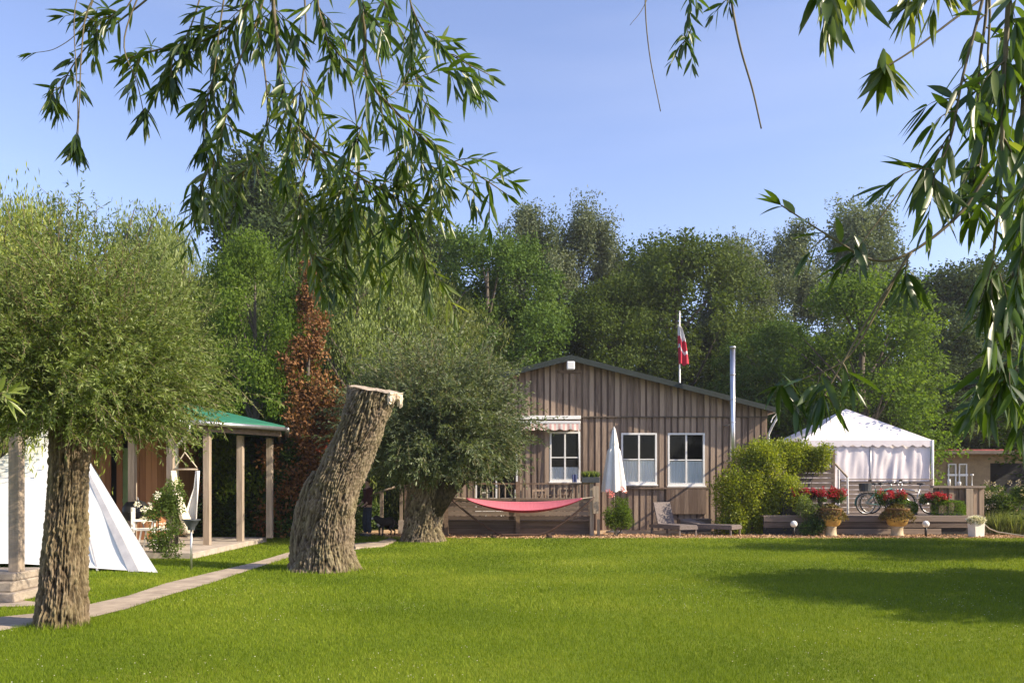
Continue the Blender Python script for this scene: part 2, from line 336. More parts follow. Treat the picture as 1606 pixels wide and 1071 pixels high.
def bigleaves(name, P, A, L, Wd, m, parent=None, tint=None, droop=.25, loc=None):
    """curved lance-shaped leaves with a folded midrib"""
    n = len(P); A = nrm(A); side = nrm(np.cross(A, nrm(np.array([0, 0, 1.])+rdir(n)*.9))); up = np.cross(side, A)
    ts = np.array([0, .08, .22, .42, .62, .82, 1.0]); pw = np.array([.04, .35, .82, 1.0, .84, .44, .0])
    L = np.broadcast_to(L, (n,)); Wd = np.broadcast_to(Wd, (n,)); cur = rng.uniform(-.15, .22, n)
    dr = rng.uniform(.3, 1.2, n)*droop
    V = np.zeros((n, 7, 3, 3))
    for i, t in enumerate(ts):
        c = P+A*(L*t)[:, None]+side*(cur*L*t*t)[:, None]; c[:, 2] -= dr*L*t*t
        h = (Wd*.5*pw[i])[:, None]
        V[:, i, 0] = c-side*h+up*h*.35; V[:, i, 1] = c; V[:, i, 2] = c+side*h+up*h*.35
    V = V.reshape(-1, 3); base = (np.arange(n)*21)[:, None, None]
    q = []
    for i in range(6):
        for j in range(2):
            a = i*3+j; q.append([a, a+1, a+4, a+3])
    Fq = (base+np.array(q)[None]).reshape(-1, 4)
    if tint is None: tint = np.clip(rng.normal(.45, .22, n), 0, 1)
    return link(name, npmesh(name, V, Fq, np.repeat(tint, 12), True), m, parent, loc)
def copy_tree(o, parent=None):
    c = o.copy(); COL.objects.link(c); c.parent = parent
    for k in ['label', 'category']:
        pass
    for ch in [x for x in bpy.data.objects if x.parent is o]: copy_tree(ch, c)
    return c
# ================================================================ ground, lawn, path
def sheet(name, poly, z, m):
    me = bpy.data.meshes.new(name); me.from_pydata([(x, y, z) for x, y in poly], [], [tuple(range(len(poly)))]); me.update()
    return tag(link(name, me, m), kind='structure')
sheet('ground', [(-400, -60), (400, -60), (400, 700), (-400, 700)], -.012, M['woodfloor'])
path_up = [(-60, 976), (0, 968), (60, 962), (140, 948), (200, 935), (260, 915), (310, 903), (400, 882), (450, 867), (520, 856), (580, 850)]
path_lo = [(620, 850), (560, 862), (460, 872), (380, 898), (330, 915), (260, 935), (200, 955), (130, 972), (50, 981), (0, 990), (-60, 998)]
path_poly = [G(*p) for p in path_up+path_lo]
stub_poly = [G(-60, 941), G(30, 941), G(66, 945), G(66, 950), G(0, 952), G(-60, 953)]
lawn_poly = [(-30, -10), (30, -10), (30, 22.9), (6, 23.05), (-2, 23.1), (-2.8, 22.9), (-4.2, 24.2), (-6, 25.2), (-30, 25.2)]
sheet('lawn', lawn_poly, 0.0, M['lawn'])
sheet('garden_path', path_poly, 0.010, M['pathmat'])
sheet('side_path', stub_poly, 0.006, M['pathmat'])
chips_poly = [(30, 22.9), (6, 23.05), (-2, 23.1), (-2.8, 22.9), (-4.2, 24.2), (-5, 26.5), (-2, 30), (30, 28.5)]
sheet('wood_chip_strip', chips_poly, -.004, M['chips'])
def inpoly(X, Y, poly):
    r = np.zeros(len(X), bool); n = len(poly)
    for i in range(n):
        x1, y1 = poly[i]; x2, y2 = poly[(i+1) % n]
        if y1 == y2: continue
        c = ((y1 > Y) != (y2 > Y)) & (X < (x2-x1)*(Y-y1)/(y2-y1)+x1); r ^= c
    return r
# grass blades: one mass nobody could count
BX, BY, BH, BW = [], [], [], []
for y0, y1, dens, h, wd in ((4.9, 7.5, 6500, .034, .0048), (7.5, 10, 4600, .036, .006), (10, 14, 2300, .040, .009), (14, 19, 1100, .043, .013), (19, 24.6, 600, .046, .018)):
    xm = y1*.70+.8; n = int((y1-y0)*2*xm*dens)
    X = rng.uniform(-xm, xm, n); Y = rng.uniform(y0, y1, n); BX.append(X); BY.append(Y)
    BH.append(h*rng.uniform(.5, 1.25, n)); BW.append(wd*rng.uniform(.7, 1.3, n))
X = np.concatenate(BX); Y = np.concatenate(BY); H = np.concatenate(BH); BWd = np.concatenate(BW)
slab_poly = [(-12, 16.9), (-6.65, 16.7), (-6.6, 21.7), (-12, 22)]
jx = rng.normal(0, .03, len(X)); ok = inpoly(X, Y, lawn_poly) & ~inpoly(X+jx, Y+rng.normal(0, .05, len(X)), path_poly) & ~inpoly(X, Y, stub_poly) & ~inpoly(X, Y, slab_poly)
ok &= (np.abs(X) < Y*.68+.9)
ok &= np.hypot(X+3.47, Y-14.6) > .60+.22*rng.random(len(X))**2
ok &= np.hypot(X+2.45, Y-22) > .62+.2*rng.random(len(X))
X, Y, H, BWd = X[ok], Y[ok], H[ok], BWd[ok]; n = len(X)
clump = np.array([noise.noise(Vector((x*1.3, y*1.3, 0)))*.5+noise.noise(Vector((x*6, y*6, 3)))*.5 for x, y in zip(X[::1], Y[::1])])
patch = np.array([noise.noise(Vector((x*.35+4, y*.5, 8))) for x, y in zip(X, Y)]); H *= 1+clump*.6
near_t = np.minimum(np.hypot(X+5.06, Y-8.97)-.25, np.hypot(X+3.47, Y-14.6)-.62); H *= 1+1.6*np.exp(-np.maximum(near_t, 0)*7)
an = rng.uniform(0, 2*math.pi, n); lean = rng.uniform(0, .75, n)*H; la = rng.uniform(0, 2*math.pi, n)
B = np.stack([X, Y, np.full(n, -.003)], 1); dx = np.stack([np.cos(an), np.sin(an), np.zeros(n)], 1)*BWd[:, None]*.5
T = B+np.stack([np.cos(la)*lean, np.sin(la)*lean, H], 1)
V = np.stack([B-dx, B+dx, T], 1).reshape(-1, 3)
tint = np.clip(.45+clump*.28+patch*.55+rng.normal(0, .2, n), 0, 1)
tag(link('lawn_grass', npmesh('lawn_grass', V, np.arange(n*3).reshape(n, 3), tint), M['grass']), 'short mown green lawn grass filling the foreground', 'grass', kind='stuff')
# clover flowers
n = 900; X = rng.uniform(-7, 8, n*3); Y = rng.uniform(6, 16, n*3)
cl = np.array([noise.noise(Vector((x*.55+9, y*.55, 5))) for x, y in zip(X, Y)]); ok = (cl > .08) & ~inpoly(X, Y, path_poly) & (np.hypot(X+5, Y-9) > .6) & ((X > -4.5) | (Y < 8.5))
X, Y = X[ok][:n], Y[ok][:n]; k = len(X)
P = np.stack([X, Y, rng.uniform(.04, .06, k)], 1); P6 = np.repeat(P, 6, 0); A = rdir(k*6); A[:, 2] = np.abs(A[:, 2])*.7
tag(leaves('clover_flowers', P6, A, .0065, .005, M['petal_white']), 'tiny white clover flowers scattered through the lawn', 'flowers', kind='stuff')
# chip pieces
n = 26000; X = rng.uniform(-6, 17, n); Y = rng.uniform(22.7, 24.8, n); ok = inpoly(X, Y, chips_poly) | (rng.random(n) < .12); X, Y = X[ok], Y[ok]; n = len(X)
A = rdir(n); A[:, 2] *= .35
tag(leaves('wood_chips', np.stack([X, Y, rng.uniform(.0, .02, n)], 1), A, rng.uniform(.03, .08, n), rng.uniform(.02, .035, n), mat('chip', (.62, .42, .24), (.30, .17, .09), .9, (20, 20, 20), tint=True)), 'pale orange wood chips along the edge of the lawn', 'wood chips', kind='stuff')
# paving stones edging the lawn at the path's end
# ================================================================ willow trunks and crowns
def trunk(name, path, radii, m, parent, nu=150, nv=200, amp=.035, freq=7, seed=0, lump=.08, flare=0.0, cut=None, squash=1.0):
    path = [Vector(p) for p in path]; acc = [0]
    for i in range(1, len(path)): acc.append(acc[-1]+(path[i]-path[i-1]).length)
    tot = acc[-1]
    def at(t):
        s = t*tot
        for i in range(1, len(path)):
            if s <= acc[i]+1e-9:
                k = (s-acc[i-1])/(acc[i]-acc[i-1]); k2 = k*k*(3-2*k)*.35+k*.65
                return path[i-1].lerp(path[i], k), radii[i-1]*(1-k2)+radii[i]*k2
        return path[-1], radii[-1]
    V = []; ridge = []
    for j in range(nv):
        t = j/(nv-1); c, r = at(t)
        h = t*tot
        for i in range(nu):
            a = 2*math.pi*i/nu; ca, sa = math.cos(a), math.sin(a)
            q = Vector((ca*freq*.5, sa*freq*.5, h*1.5+seed))
            wob = noise.noise(Vector((ca*2, sa*2, h*1.4+seed)))*.22
            q2 = Vector((math.cos(a+wob)*freq*.5, math.sin(a+wob)*freq*.5, h*1.4+seed))
            f1 = 1-min(1, abs(noise.noise(q2*1.6))*3.2); f2 = 1-min(1, abs(noise.noise(Vector((q2.x*3.1, q2.y*3.1, q2.z*3.5+7))))*3.0)
            f3 = noise.noise(Vector((ca*14, sa*14, h*22+seed)))
            g = f1*.62+f2*.38
            lm = noise.noise(Vector((ca*1.1, sa*1.1, h*1.0+seed+20)))*lump*2
            fl = flare*math.exp(-h*4.5)*(.6+.7*max(0, noise.noise(Vector((ca*1.6, sa*1.6, seed+3)))+.35)+.25*math.sin(a*5+seed))
            crk = max(0, noise.noise(Vector((ca*freq*.45+40, sa*freq*.45, h*9+wob*6)))-.12)
            lm += .05*noise.noise(Vector((ca*3.2, sa*3.2, h*3.4+seed)))
            rr = r*(1+lm)+amp*(.5-g)*1.0+amp*.35*f3-amp*1.3*crk+fl
            V.append((c.x+ca*rr, c.y+sa*rr*squash, c.z)); ridge.append(max(0, 1-g+.25*f3-1.2*crk))
    if cut:                                        # slanted saw cut: clamp to plane z = a + b*(x-x0)
        a0, b0, x0 = cut
        V = [(x, y, min(z, a0+b0*(x-x0)+.16*y+.02*noise.noise(Vector((x*6, y*6, 1))))) for x, y, z in V]
    Fq = [(j*nu+i, j*nu+(i+1) % nu, (j+1)*nu+(i+1) % nu, (j+1)*nu+i) for j in range(nv-1) for i in range(nu)]
    top = Vector((0, 0, 0))
    for i in range(nu): top += Vector(V[(nv-1)*nu+i])
    top /= nu; V.append(tuple(top)); ridge.append(.6); tb = len(V)-1
    me = bpy.data.meshes.new(name)
    capf = [((nv-1)*nu+i, (nv-1)*nu+(i+1) % nu, tb) for i in range(nu)]
    me.from_pydata(V, [], Fq+([] if cut else capf)); me.update()
    at_ = me.attributes.new('ridge', 'FLOAT', 'POINT'); at_.data.foreach_set('value', ridge)
    me.polygons.foreach_set('use_smooth', [True]*len(me.polygons))
    o = link(name, me, m, parent)
    return o, [V[(nv-1)*nu+i] for i in range(nu)], top
def shoots(head, hr, n, Lf, seg, droop, twigs, twl, sp, leafL, leafW, tintf=None, el0=-.15, center_bias=.5):
    """returns polylines, and leaf arrays"""
    polys = []; LP = []; LA = []; LT = []
    def leafline(pts, s0, t0):
        for i in range(len(pts)-1):
            a, b = pts[i], pts[i+1]; L = np.linalg.norm(b-a); k = max(1, int(L/sp))
            if i+1 <= s0: continue
            u = rng.random(k)[:, None]; p = a+(b-a)*u; d = (b-a)/L
            dirs = nrm(d*rng.uniform(.5, 1.1, (k, 1))+rdir(k)*.75+np.array([0, 0, -.15])); LP.append(p); LA.append(dirs); LT.append(np.clip(rng.normal(.5, .22, k)+t0, 0, 1))
    for i in range(n):
        z = rng.uniform(el0, 1)**1 ; z = z if z > 0 else z; az = rng.uniform(0, 2*math.pi); r = math.sqrt(max(0, 1-z*z))
        d = np.array([r*math.cos(az), r*math.sin(az), z]); L = Lf(d)*rng.uniform(.62, 1.0)
        p = np.array(head)+rdir(1)[0]*hr*rng.uniform(.4, 1)*np.array([1, 1, .6]); pts = [p.copy()]; dd = nrm(d+rdir(1)[0]*.12)
        for s in range(seg):
            dd = nrm(dd+np.array([0, 0, -droop*(.4+.6*r)*(s/seg)])+rdir(1)[0]*.07); p = p+dd*L/seg; pts.append(p.copy())
        polys.append(pts); t0 = rng.normal(0, .12)
        leafline(pts, seg*.30, t0)
        for k in range(twigs):
            j = rng.integers(int(seg*.3), seg); q = pts[j]+(pts[j+1]-pts[j])*rng.random(); td = nrm((pts[j+1]-pts[j])/np.linalg.norm(pts[j+1]-pts[j])+rdir(1)[0]*.65)
            tl = twl*rng.uniform(.5, 1.1); tp = [q]
            for s in range(3):
                td = nrm(td+np.array([0, 0, -.10])+rdir(1)[0]*.06); q = q+td*tl/3; tp.append(q)
            leafline(tp, 0, t0)
            if k % 2 == 0: polys.append(tp)
    return polys, np.concatenate(LP), np.concatenate(LA), np.concatenate(LT)
def fastlines(polys, name, m, parent, r0, r1):
    V = []; Fq = []
    for pts in polys:
        n = len(pts); b = len(V)
        for i, p in enumerate(pts):
            r = r0*(1-i/n)+r1
            for k in range(3):
                a = k*2.094; V.append((p[0]+r*math.cos(a), p[1]+r*math.sin(a), p[2]+r*.3*math.cos(a*2)))
        for i in range(n-1):
            for k in range(3):
                a = b+i*3+k; c = b+i*3+(k+1) % 3; Fq.append((a, c, c+3, a+3))
    return link(name, npmesh(name, np.array(V), np.array(Fq), np.full(len(Fq), .5)), m, parent)
def leaf_obj(name, LP, LA, LT, l, wd, m, parent):
    n = len(LP); return leaves(name, LP, LA, l*rng.uniform(.7, 1.2, n), wd*rng.uniform(.8, 1.2, n), m, parent, LT)

# pollard willow on the left
root = empty('willow_tree', (-5.06, 8.97, 0), label='pollard willow with furrowed trunk at left edge, bushy olive crown', cat='tree')
rp = Vector(root.location)
def rel(pts): return [Vector(p)-rp for p in pts]
s = 8.97/F
tp = [W(97, 985, 8.97), W(99, 900, 8.97), W(104, 800, 8.97), W(108, 720, 8.97), W(110, 660, 8.97), W(112, 630, 8.97)]
trunk('trunk', rel(tp), [.250, .214, .196, .190, .200, .17], M['bark'], root, 260, 260, .050, 13, 3.1, .06, .05)
head = W(108, 635, 8.97)-rp
kn = MB()
for k in range(7):
    a = k*.9; d = Vector((math.cos(a)*.5, math.sin(a)*.5, .75)); kn.tube([head-Vector((0, 0, .15)), head+d*.25, head+d*.45], [.10, .07, .02], 8)
kn.build('limbs', M['limb'], root, True)
def Lf1(d):
    up = max(0, d[2]); side = 1.68
    return (side*(1-up**1.3)+2.3*up**1.3)*(.80 if d[2] < .05 else 1)
pl, LP, LA, LT = shoots(head, .26, 720, Lf1, 8, .11, 13, .38, .020, .08, .012, el0=-.10)
fastlines(pl, 'shoots', M['shoot'], root, .0045, .0012)
leaf_obj('crown', LP, LA, LT, .060, .0140, M['leaf_olive'], root)
print('willow1 leaves', len(LP))
# dense rounded willow in the middle
root = empty('willow_tree', (-2.45, 22.0, 0), label='round pollard willow with grey green crown beside the timber deck', cat='tree')
rp = Vector(root.location)
tp = [W(660, 848, 22), W(663, 820, 22), W(668, 790, 22), W(672, 760, 22), W(676, 735, 22)]
trunk('trunk', rel(tp), [.56, .50, .50, .56, .52], M['bark_grey'], root, 200, 140, .06, 19, 8.4, .10, .12)
br = MB(); base = W(672, 800, 22)-rp; br.tube([base, W(700, 765, 21.8)-rp, W(728, 742, 21.7)-rp, W(745, 715, 21.7)-rp], [.42, .32, .22, .12], 14)
br.tube([base, W(660, 750, 22.2)-rp, W(648, 715, 22.3)-rp], [.42, .26, .12], 12); br.build('limbs', M['bark_grey'], root, True)
head = W(684, 712, 22)-rp
def Lf2(d):
    up = max(0, d[2]); side = 2.4
    return (side*(1-up**1.2)+3.6*up**1.2)*(.82 if d[2] < .1 else 1)
pl, LP, LA, LT = shoots(head, .6, 760, Lf2, 9, .10, 11, .68, .036, .1, .02, el0=-.12)
fastlines(pl, 'shoots', M['shoot'], root, .008, .0018)
leaf_obj('crown', LP, LA, LT, .125, .032, M['leaf_grey'], root)
print('willow2 leaves', len(LP))
# the topped, leaning stump
root = empty('willow_stump', (-3.5, 14.7, 0), label='tall leaning willow stump with pale sawn top and grey bark', cat='tree stump')
rp = Vector(root.location); D = 14.7
tp = [W(x, y, D) for x, y in ((508, 896), (510, 860), (514, 815), (524, 770), (540, 728), (556, 692), (571, 655), (583, 622), (590, 598))]
rr = [.52, .465, .44, .425, .42, .43, .435, .45, .44]
o, ring, top = trunk('trunk', rel(tp), rr, M['bark_grey'], root, 380, 300, .062, 20, 1.7, .10, .20, cut=((W(0, 606, D).z), -.16, W(560, 0, D).x-rp.x))
cm = MB(); c = Vector((0, 0, 0))
for v in ring: c += Vector(v)
c /= len(ring); rows = []
for k in range(6):
    f = 1-k/5; rows.append([Vector(v).lerp(c, k/5)+Vector((0, 0, .03*noise.noise(Vector((v[0]*5, v[1]*5, k))) if k else 0)) for v in ring+[ring[0]]])
cm.grid(rows); cm.build('sawn_top', M['cutwood'], root, True)
# torn pale face and the chips round the foot
tr = MB(); rows = []; zc0 = max(v[2] for v in ring); cxx = W(586, 0, D).x-rp.x
for i in range(9):
    row = []
    for j in range(20):
        an_ = R(-50+58*j/19); z = W(0, 608, D).z-.16*(.5*math.cos(an_)+.17)-.02-(i/8)*(.15+.05*math.sin(j*1.9)+.06*math.sin(j*.55+1)+.04*math.sin(j*3.7))
        r_ = .50+.035*noise.noise(Vector((j*.9, i*.6, 2)))-(.05 if j in (0, 19) or i == 8 else 0)
        z += .16*r_*math.sin(an_)+.03; row.append((cxx+.02+math.cos(an_)*r_, math.sin(an_)*r_, z))
    rows.append(row)
tr.grid(rows); tr.build('torn_wood', M['tornwood'], root, False, solid=.018)
# old side stem swelling on the left
sd_ = MB(); 
trunk('side_stem', rel([W(484, 897, 14.72), W(480, 850, 14.72), W(484, 800, 14.78), W(494, 760, 14.8), W(503, 738, 14.85)]), [.30, .27, .24, .20, .13], M['bark_grey'], root, 220, 140, .05, 13, 5.5, .08, .10)
# ================================================================ background trees
def crown_blobs(kind, Hh, Wr, seed):
    """blob centres (x,y,z), radius — heights in metres above ground"""
    r = np.random.default_rng(seed); B = []
    if kind == 'poplar':
        for i in range(46):
            t = r.random()**.8; z = Hh*(.16+.80*t); env = Wr*(.42+.75*math.sin(math.pi*min(1, .12+t*.88))**.8)*(1-.35*t)
            a = r.uniform(0, 2*math.pi); q = env*math.sqrt(r.random())
            B.append((q*math.cos(a), q*math.sin(a), z, r.uniform(.55, 1.15)*Wr*.27, 1.7))
        for i in range(9):
            a = r.uniform(0, 2*math.pi); q = Wr*.6*math.sqrt(r.random()); B.append((q*math.cos(a), q*math.sin(a), Hh*(.90+.09*r.random())-q*.7, Wr*.13, 3.2))
    elif kind == 'round':
        for i in range(80):
            t = r.random(); z = Hh*(.10+.84*t); env = Wr*math.sqrt(max(.05, 1-((t-.42)/.62)**2))
            a = r.uniform(0, 2*math.pi); q = env*r.random()**.38*.86
            B.append((q*math.cos(a), q*math.sin(a), z, r.uniform(.6, 1.25)*Wr*.25, .85))
        for i in range(20):
            a = r.uniform(0, 2*math.pi); t = r.uniform(.3, .95); env = Wr*math.sqrt(max(.05, 1-((t-.42)/.62)**2)); B.append((env*math.cos(a)*.97, env*math.sin(a)*.97, Hh*(.1+.86*t), Wr*.11, 1.0))
    elif kind == 'cone':
        for i in range(60):
            t = r.random(); z = Hh*(.04+.94*t); env = Wr*(1-t)**.8; a = r.uniform(0, 2*math.pi); q = env*math.sqrt(r.random())
            B.append((q*math.cos(a), q*math.sin(a), z, Wr*(.16+.26*(1-t)), 1.3))
    return B
def make_tree(kind, Hh, Wr, m, nleaf, lsz, seed, name='broadleaf_tree', weep=False, bare=.0):
    root = empty(name); r = np.random.default_rng(seed+99)
    B = crown_blobs(kind, Hh, Wr, seed)
    tr = MB(); tr.tube([(0, 0, -.1), (.1, 0, Hh*.25), (-.05, .1, Hh*.55), (0, 0, Hh*.85)], [Wr*.085, Wr*.065, Wr*.045, .03], 9); 
    for b in B[::4]:
        h0 = max(Hh*.12, b[2]-math.hypot(b[0], b[1])*.8-.5); tr.tube([(0, 0, h0), (b[0]*.5, b[1]*.5, (h0+b[2])/2+.2), (b[0], b[1], b[2]+b[3]*.5)], [Wr*.022, Wr*.012, .010], 5, False)
    tr.build('trunk', M['limb'], root, True)
    vol = np.array([b[3]**2 for b in B]); cnt = (vol/vol.sum()*nleaf).astype(int); Ps = []; As = []; Ts = []; Ns = []
    for b, k in zip(B, cnt):
        k = max(k, 30); d = nrm(r.normal(size=(k, 3))); ph = r.uniform(0, 6, 3)
        rad = b[3]*(r.random(k)**.42)*(1+.28*np.sin(d[:, 0]*5+ph[0])*np.sin(d[:, 1]*5+ph[1])+.2*np.sin(d[:, 2]*8+ph[2]))
        p = np.array(b[:3])+d*rad[:, None]*np.array([1, 1, b[4]])
        if weep:
            p[:, 2] -= r.random(k)**2*b[3]*2.2
            A = nrm(r.normal(size=(k, 3))*.35+np.array([0, 0, -1.0]))
        else: A = nrm(d*.5+r.normal(size=(k, 3))*.8)
        Ps.append(p); As.append(A); Ns.append(nrm(d*.9+r.normal(size=(k, 3))*.8+np.array([0, 0, .3]))); Ts.append(np.clip(r.normal(.5, .2, k)+r.normal(0, .13), 0, 1))
    P = np.concatenate(Ps); A = np.concatenate(As); T = np.concatenate(Ts); Nn = np.concatenate(Ns); n = len(P)
    leaves('crown', P, A, lsz*r.uniform(.6, 1.3, n), lsz*(.28 if weep else .62)*r.uniform(.7, 1.2, n), m, root, T, Nn)
    return root
protos = {}
def tree(key, px, D, top_py, label, group, rz=0, sx=1.0, name=None, cat='tree'):
    kind, Hh, Wr, m, nl, ls, sd0, nm, weep = TK[key]
    Ht = EYE+(HY-top_py)/F*D; sc = Ht/Hh; X = (px-CX)/F*D
    if key not in protos: o = make_tree(kind, Hh, Wr, M[m], nl, ls, sd0, nm, weep); protos[key] = o
    else: o = copy_tree(protos[key])
    o.location = (X, D, 0); o.rotation_euler = (0, 0, rz); o.scale = (sx*sc, sx*sc, sc)
    for k in ('group',):
        if k in o: del o[k]
    return tag(o, label, cat, group)
TK = {
 'silver':  ('poplar', 17, 3.6, 'leaf_silver', 52000, .17, 11, 'poplar_tree', False),
 'silver2': ('poplar', 17, 3.9, 'leaf_silver', 52000, .17, 21, 'poplar_tree', False),
 'dark':    ('round', 15, 5.2, 'leaf_dark', 50000, .21, 31, 'broadleaf_tree', False),
 'dark2':   ('poplar', 16, 4.2, 'leaf_dark', 48000, .21, 41, 'broadleaf_tree', False),
 'mid':     ('round', 14, 4.8, 'leaf_mid', 60000, .18, 51, 'broadleaf_tree', False),
 'mid2':    ('round', 14, 5.2, 'leaf_mid', 60000, .18, 61, 'broadleaf_tree', False),
 'bright':  ('round', 9, 3.2, 'leaf_bright', 45000, .13, 71, 'broadleaf_tree', False),
 'weep':    ('round', 9, 3.4, 'leaf_olive', 52000, .15, 81, 'weeping_willow', True),
 'yellow':  ('round', 9, 3.2, 'leaf_yellow', 26000, .19, 91, 'weeping_willow', True),
 'brown':   ('cone', 8, 1.25, 'leaf_brown', 18000, .11, 101, 'conifer_tree', False),
 'thuja':   ('cone', 4.0, .95, 'leaf_thuja', 9000, .11, 111, 'thuja_shrub', False),
}
gF = 'trees of the wood behind the houses'
tree('dark2', 410, 44, 268, 'tall dark tree rising behind the leaning stump, tallest of the wood', gF, 0, 1.05)
tree('dark', 480, 48, 300, 'dark tree just right of the tallest dark tree', gF, 1.1, .9)
tree('silver', 560, 50, 330, 'grey green tree behind the hanging willow leaves', gF, 2.0)
tree('dark', 655, 50, 345, 'dark tree behind the rounded pollard willow crown', gF, 2.6, .9)
tree('mid', 765, 36, 352, 'bright olive tree left of the house gable', gF, 0, .92)
tree('silver', 828, 48, 326, 'silvery poplar behind the house ridge, left one of the pair', gF, .5, .88)
tree('silver2', 915, 50, 336, 'silvery poplar behind the house ridge, right one of the pair', gF, 0, .88)
tree('mid2', 1060, 42, 362, 'broad green tree behind the flagpole', gF, .4, 1.0)
tree('mid', 960, 40, 430, 'lower green tree between poplars and flagpole', gF, 2.2, .85)
tree('silver2', 1160, 48, 388, 'grey tree right of the flagpole behind the steel flue', gF, 2.4, .9)
tree('silver', 1245, 50, 358, 'grey leafed poplar above the white marquee left side', gF, 3.7, 1.0)
tree('silver2', 1345, 52, 335, 'tallest grey poplar above the white marquee', gF, 4.2, 1.05)
tree('bright', 1355, 33, 425, 'fresh green rounded tree close behind the white marquee', gF, .9, 1.0)
tree('mid', 1215, 37, 500, 'lower green tree behind the corner of the timber house', gF, 3.9, 1.1)
tree('dark', 1480, 44, 420, 'dark tree above the red roofed shed', gF, 4.5, 1.15)
tree('dark', 1590, 46, 400, 'dark tree at the right edge of the wood', gF, .2, 1.1)
tree('dark', 850, 50, 470, 'dark lower tree left of the gable', gF, 3.3, 1.4)
tree('dark2', 1010, 52, 410, 'dark tree behind the flagpole trees', gF, 1.3, 1.4)
tree('dark', 1130, 47, 500, 'dark low tree behind the steel flue', gF, 5.1, 1.3)
tree('dark', 1290, 45, 520, 'dark low tree behind the marquee roof', gF, 5.9, 1.4)
tree('dark', 1430, 40, 560, 'dark low tree behind the right end of the marquee', gF, 2.9, 1.4)
tree('dark', 1560, 40, 560, 'dark low tree behind the red roofed shed', gF, 3.5, 1.5)
tree('dark', 740, 42, 520, 'dark low tree behind the left end of the timber house', gF, 1.9, 1.3)
tree('dark', 560, 38, 560, 'dark low tree behind the leaning stump', gF, 4.4, 1.4)
tree('dark2', 1700, 50, 380, 'dark tree beyond the right edge of the picture', gF, 2.2, 1.3)
tree('dark', 300, 46, 430, 'dark tree behind the green roofed cabin', gF, .8, 1.3)
tree('dark', 120, 44, 430, 'dark tree behind the left pollard willow', gF, 1.8, 1.3)
tree('bright', 400, 24.5, 362, 'fresh green rounded tree behind the green roof', gF, 0, .60)
tree('bright', 425, 30, 500, 'small fresh green tree beside the brown conifer', gF, 1.4, .62)
tree('weep', 560, 30, 325, 'large pale olive weeping willow behind the leaning stump', gF, 0, 1.0)
tree('weep', 680, 33, 410, 'olive weeping willow behind the rounded pollard crown', gF, 2.1, .9)
tree('weep', 190, 27, 300, 'feathery olive weeping willow rising over the left pollard crown', gF, .8, .85)
tree('weep', 90, 26, 300, 'feathery weeping willow behind the left trunk', gF, 4.0, .85)
tree('weep', 290, 31, 330, 'feathery weeping willow above the green roof', gF, 3.0, .62)
tree('yellow', -10, 17, 262, 'yellow green weeping willow cut by the left edge', gF, 0, .66)
tree('yellow', 315, 25.5, 540, 'pale yellow weeping shrub willow hanging over the green roof', gF, 1.0, .75)
t = tree('brown', 484, 24.0, 395, 'tall narrow brown conifer with dead rusty foliage', None, 0, 1.0); 
tree('brown', 462, 28, 520, 'shorter brown conifer beside the tall dead one', None, 1.3, 1.0)
tree('dark', -150, 44, 420, 'dark tree beyond the left edge of the picture, first', gF, 2.7, 1.4)
tree('dark2', -420, 46, 400, 'dark tree beyond the left edge of the picture, second', gF, 1.7, 1.5)
tree('mid', -700, 44, 420, 'green tree beyond the left edge of the picture, third', gF, .7, 1.5)
tree('dark', 1880, 46, 400, 'dark tree beyond the right edge of the picture, second', gF, 5.7, 1.5)
tree('mid', 2150, 46, 400, 'green tree beyond the right edge of the picture, third', gF, 3.7, 1.5)
# rust-red shrub at its foot
P = np.array([(W(500, 690, 25.4))])+rng.normal(size=(1800, 3))*np.array([.16, .2, .18]); e = empty('red_shrub', (W(500, 690, 25.4).x, 25.4, 0), label='small rust red shrub below the brown conifer', cat='shrub')
st = MB(); st.tube([(0, 0, 0), (.03, 0, 1.4), (0, 0, 3.0)], [.05, .035, .012], 6); st.build('stem', M['limb'], e, True)
leaves('foliage', P-np.array(e.location), rdir(1800), .10, .06, M['leaf_rust'], e)
# thuja hedge behind the pavilion, one shrub after another
gT = 'thuja shrubs of the hedge behind the pavilion'
for i, (px, D, top) in enumerate(((255, 24.0, 655), (290, 24.3, 662), (325, 24.0, 668), (358, 24.2, 660), (392, 24.1, 668), (425, 24.3, 670), (455, 23.6, 682), (484, 24.2, 690), (515, 25, 700), (548, 25.6, 690), (582, 28.5, 690), (612, 29, 685), (645, 29.2, 690), (675, 30, 700))):
    lab = ('dark thuja right behind the veranda corner with the hammock chair', 'dark thuja just right of the hammock chair', 'dark thuja seen left of the middle veranda post', 'dark thuja seen right of the middle veranda post', 'dark thuja between the two right veranda posts', 'dark thuja behind the rightmost veranda post',
           'rounded brighter thuja directly right of the pavilion', 'thuja below the brown conifer', 'thuja just left of the leaning stump', 'thuja hidden mostly behind the leaning stump', 'dark thuja behind the person at the stump', 'dark thuja behind the stair handrail', 'dark thuja behind the tall stair rail post', 'dark thuja behind the rounded willow trunk')[i]
    tree('thuja', px, D, top, lab, gT, i*.9, 1.35, cat='shrub')
# trees on the right, outside the picture, whose shade reaches the lawn
tree('mid', 803+1250*12.6/10.0, 10.0, 757-1250*(5.6-1.6)/10.0, 'green tree beyond the right edge shading the near lawn', 'trees right of the picture', .5, 1.9)
tree('mid2', 803+1250*15.4/17.6, 17.6, 757-1250*(5.6-1.6)/17.6, 'green tree beyond the right edge shading the far lawn', 'trees right of the picture', 1.5, 1.9)
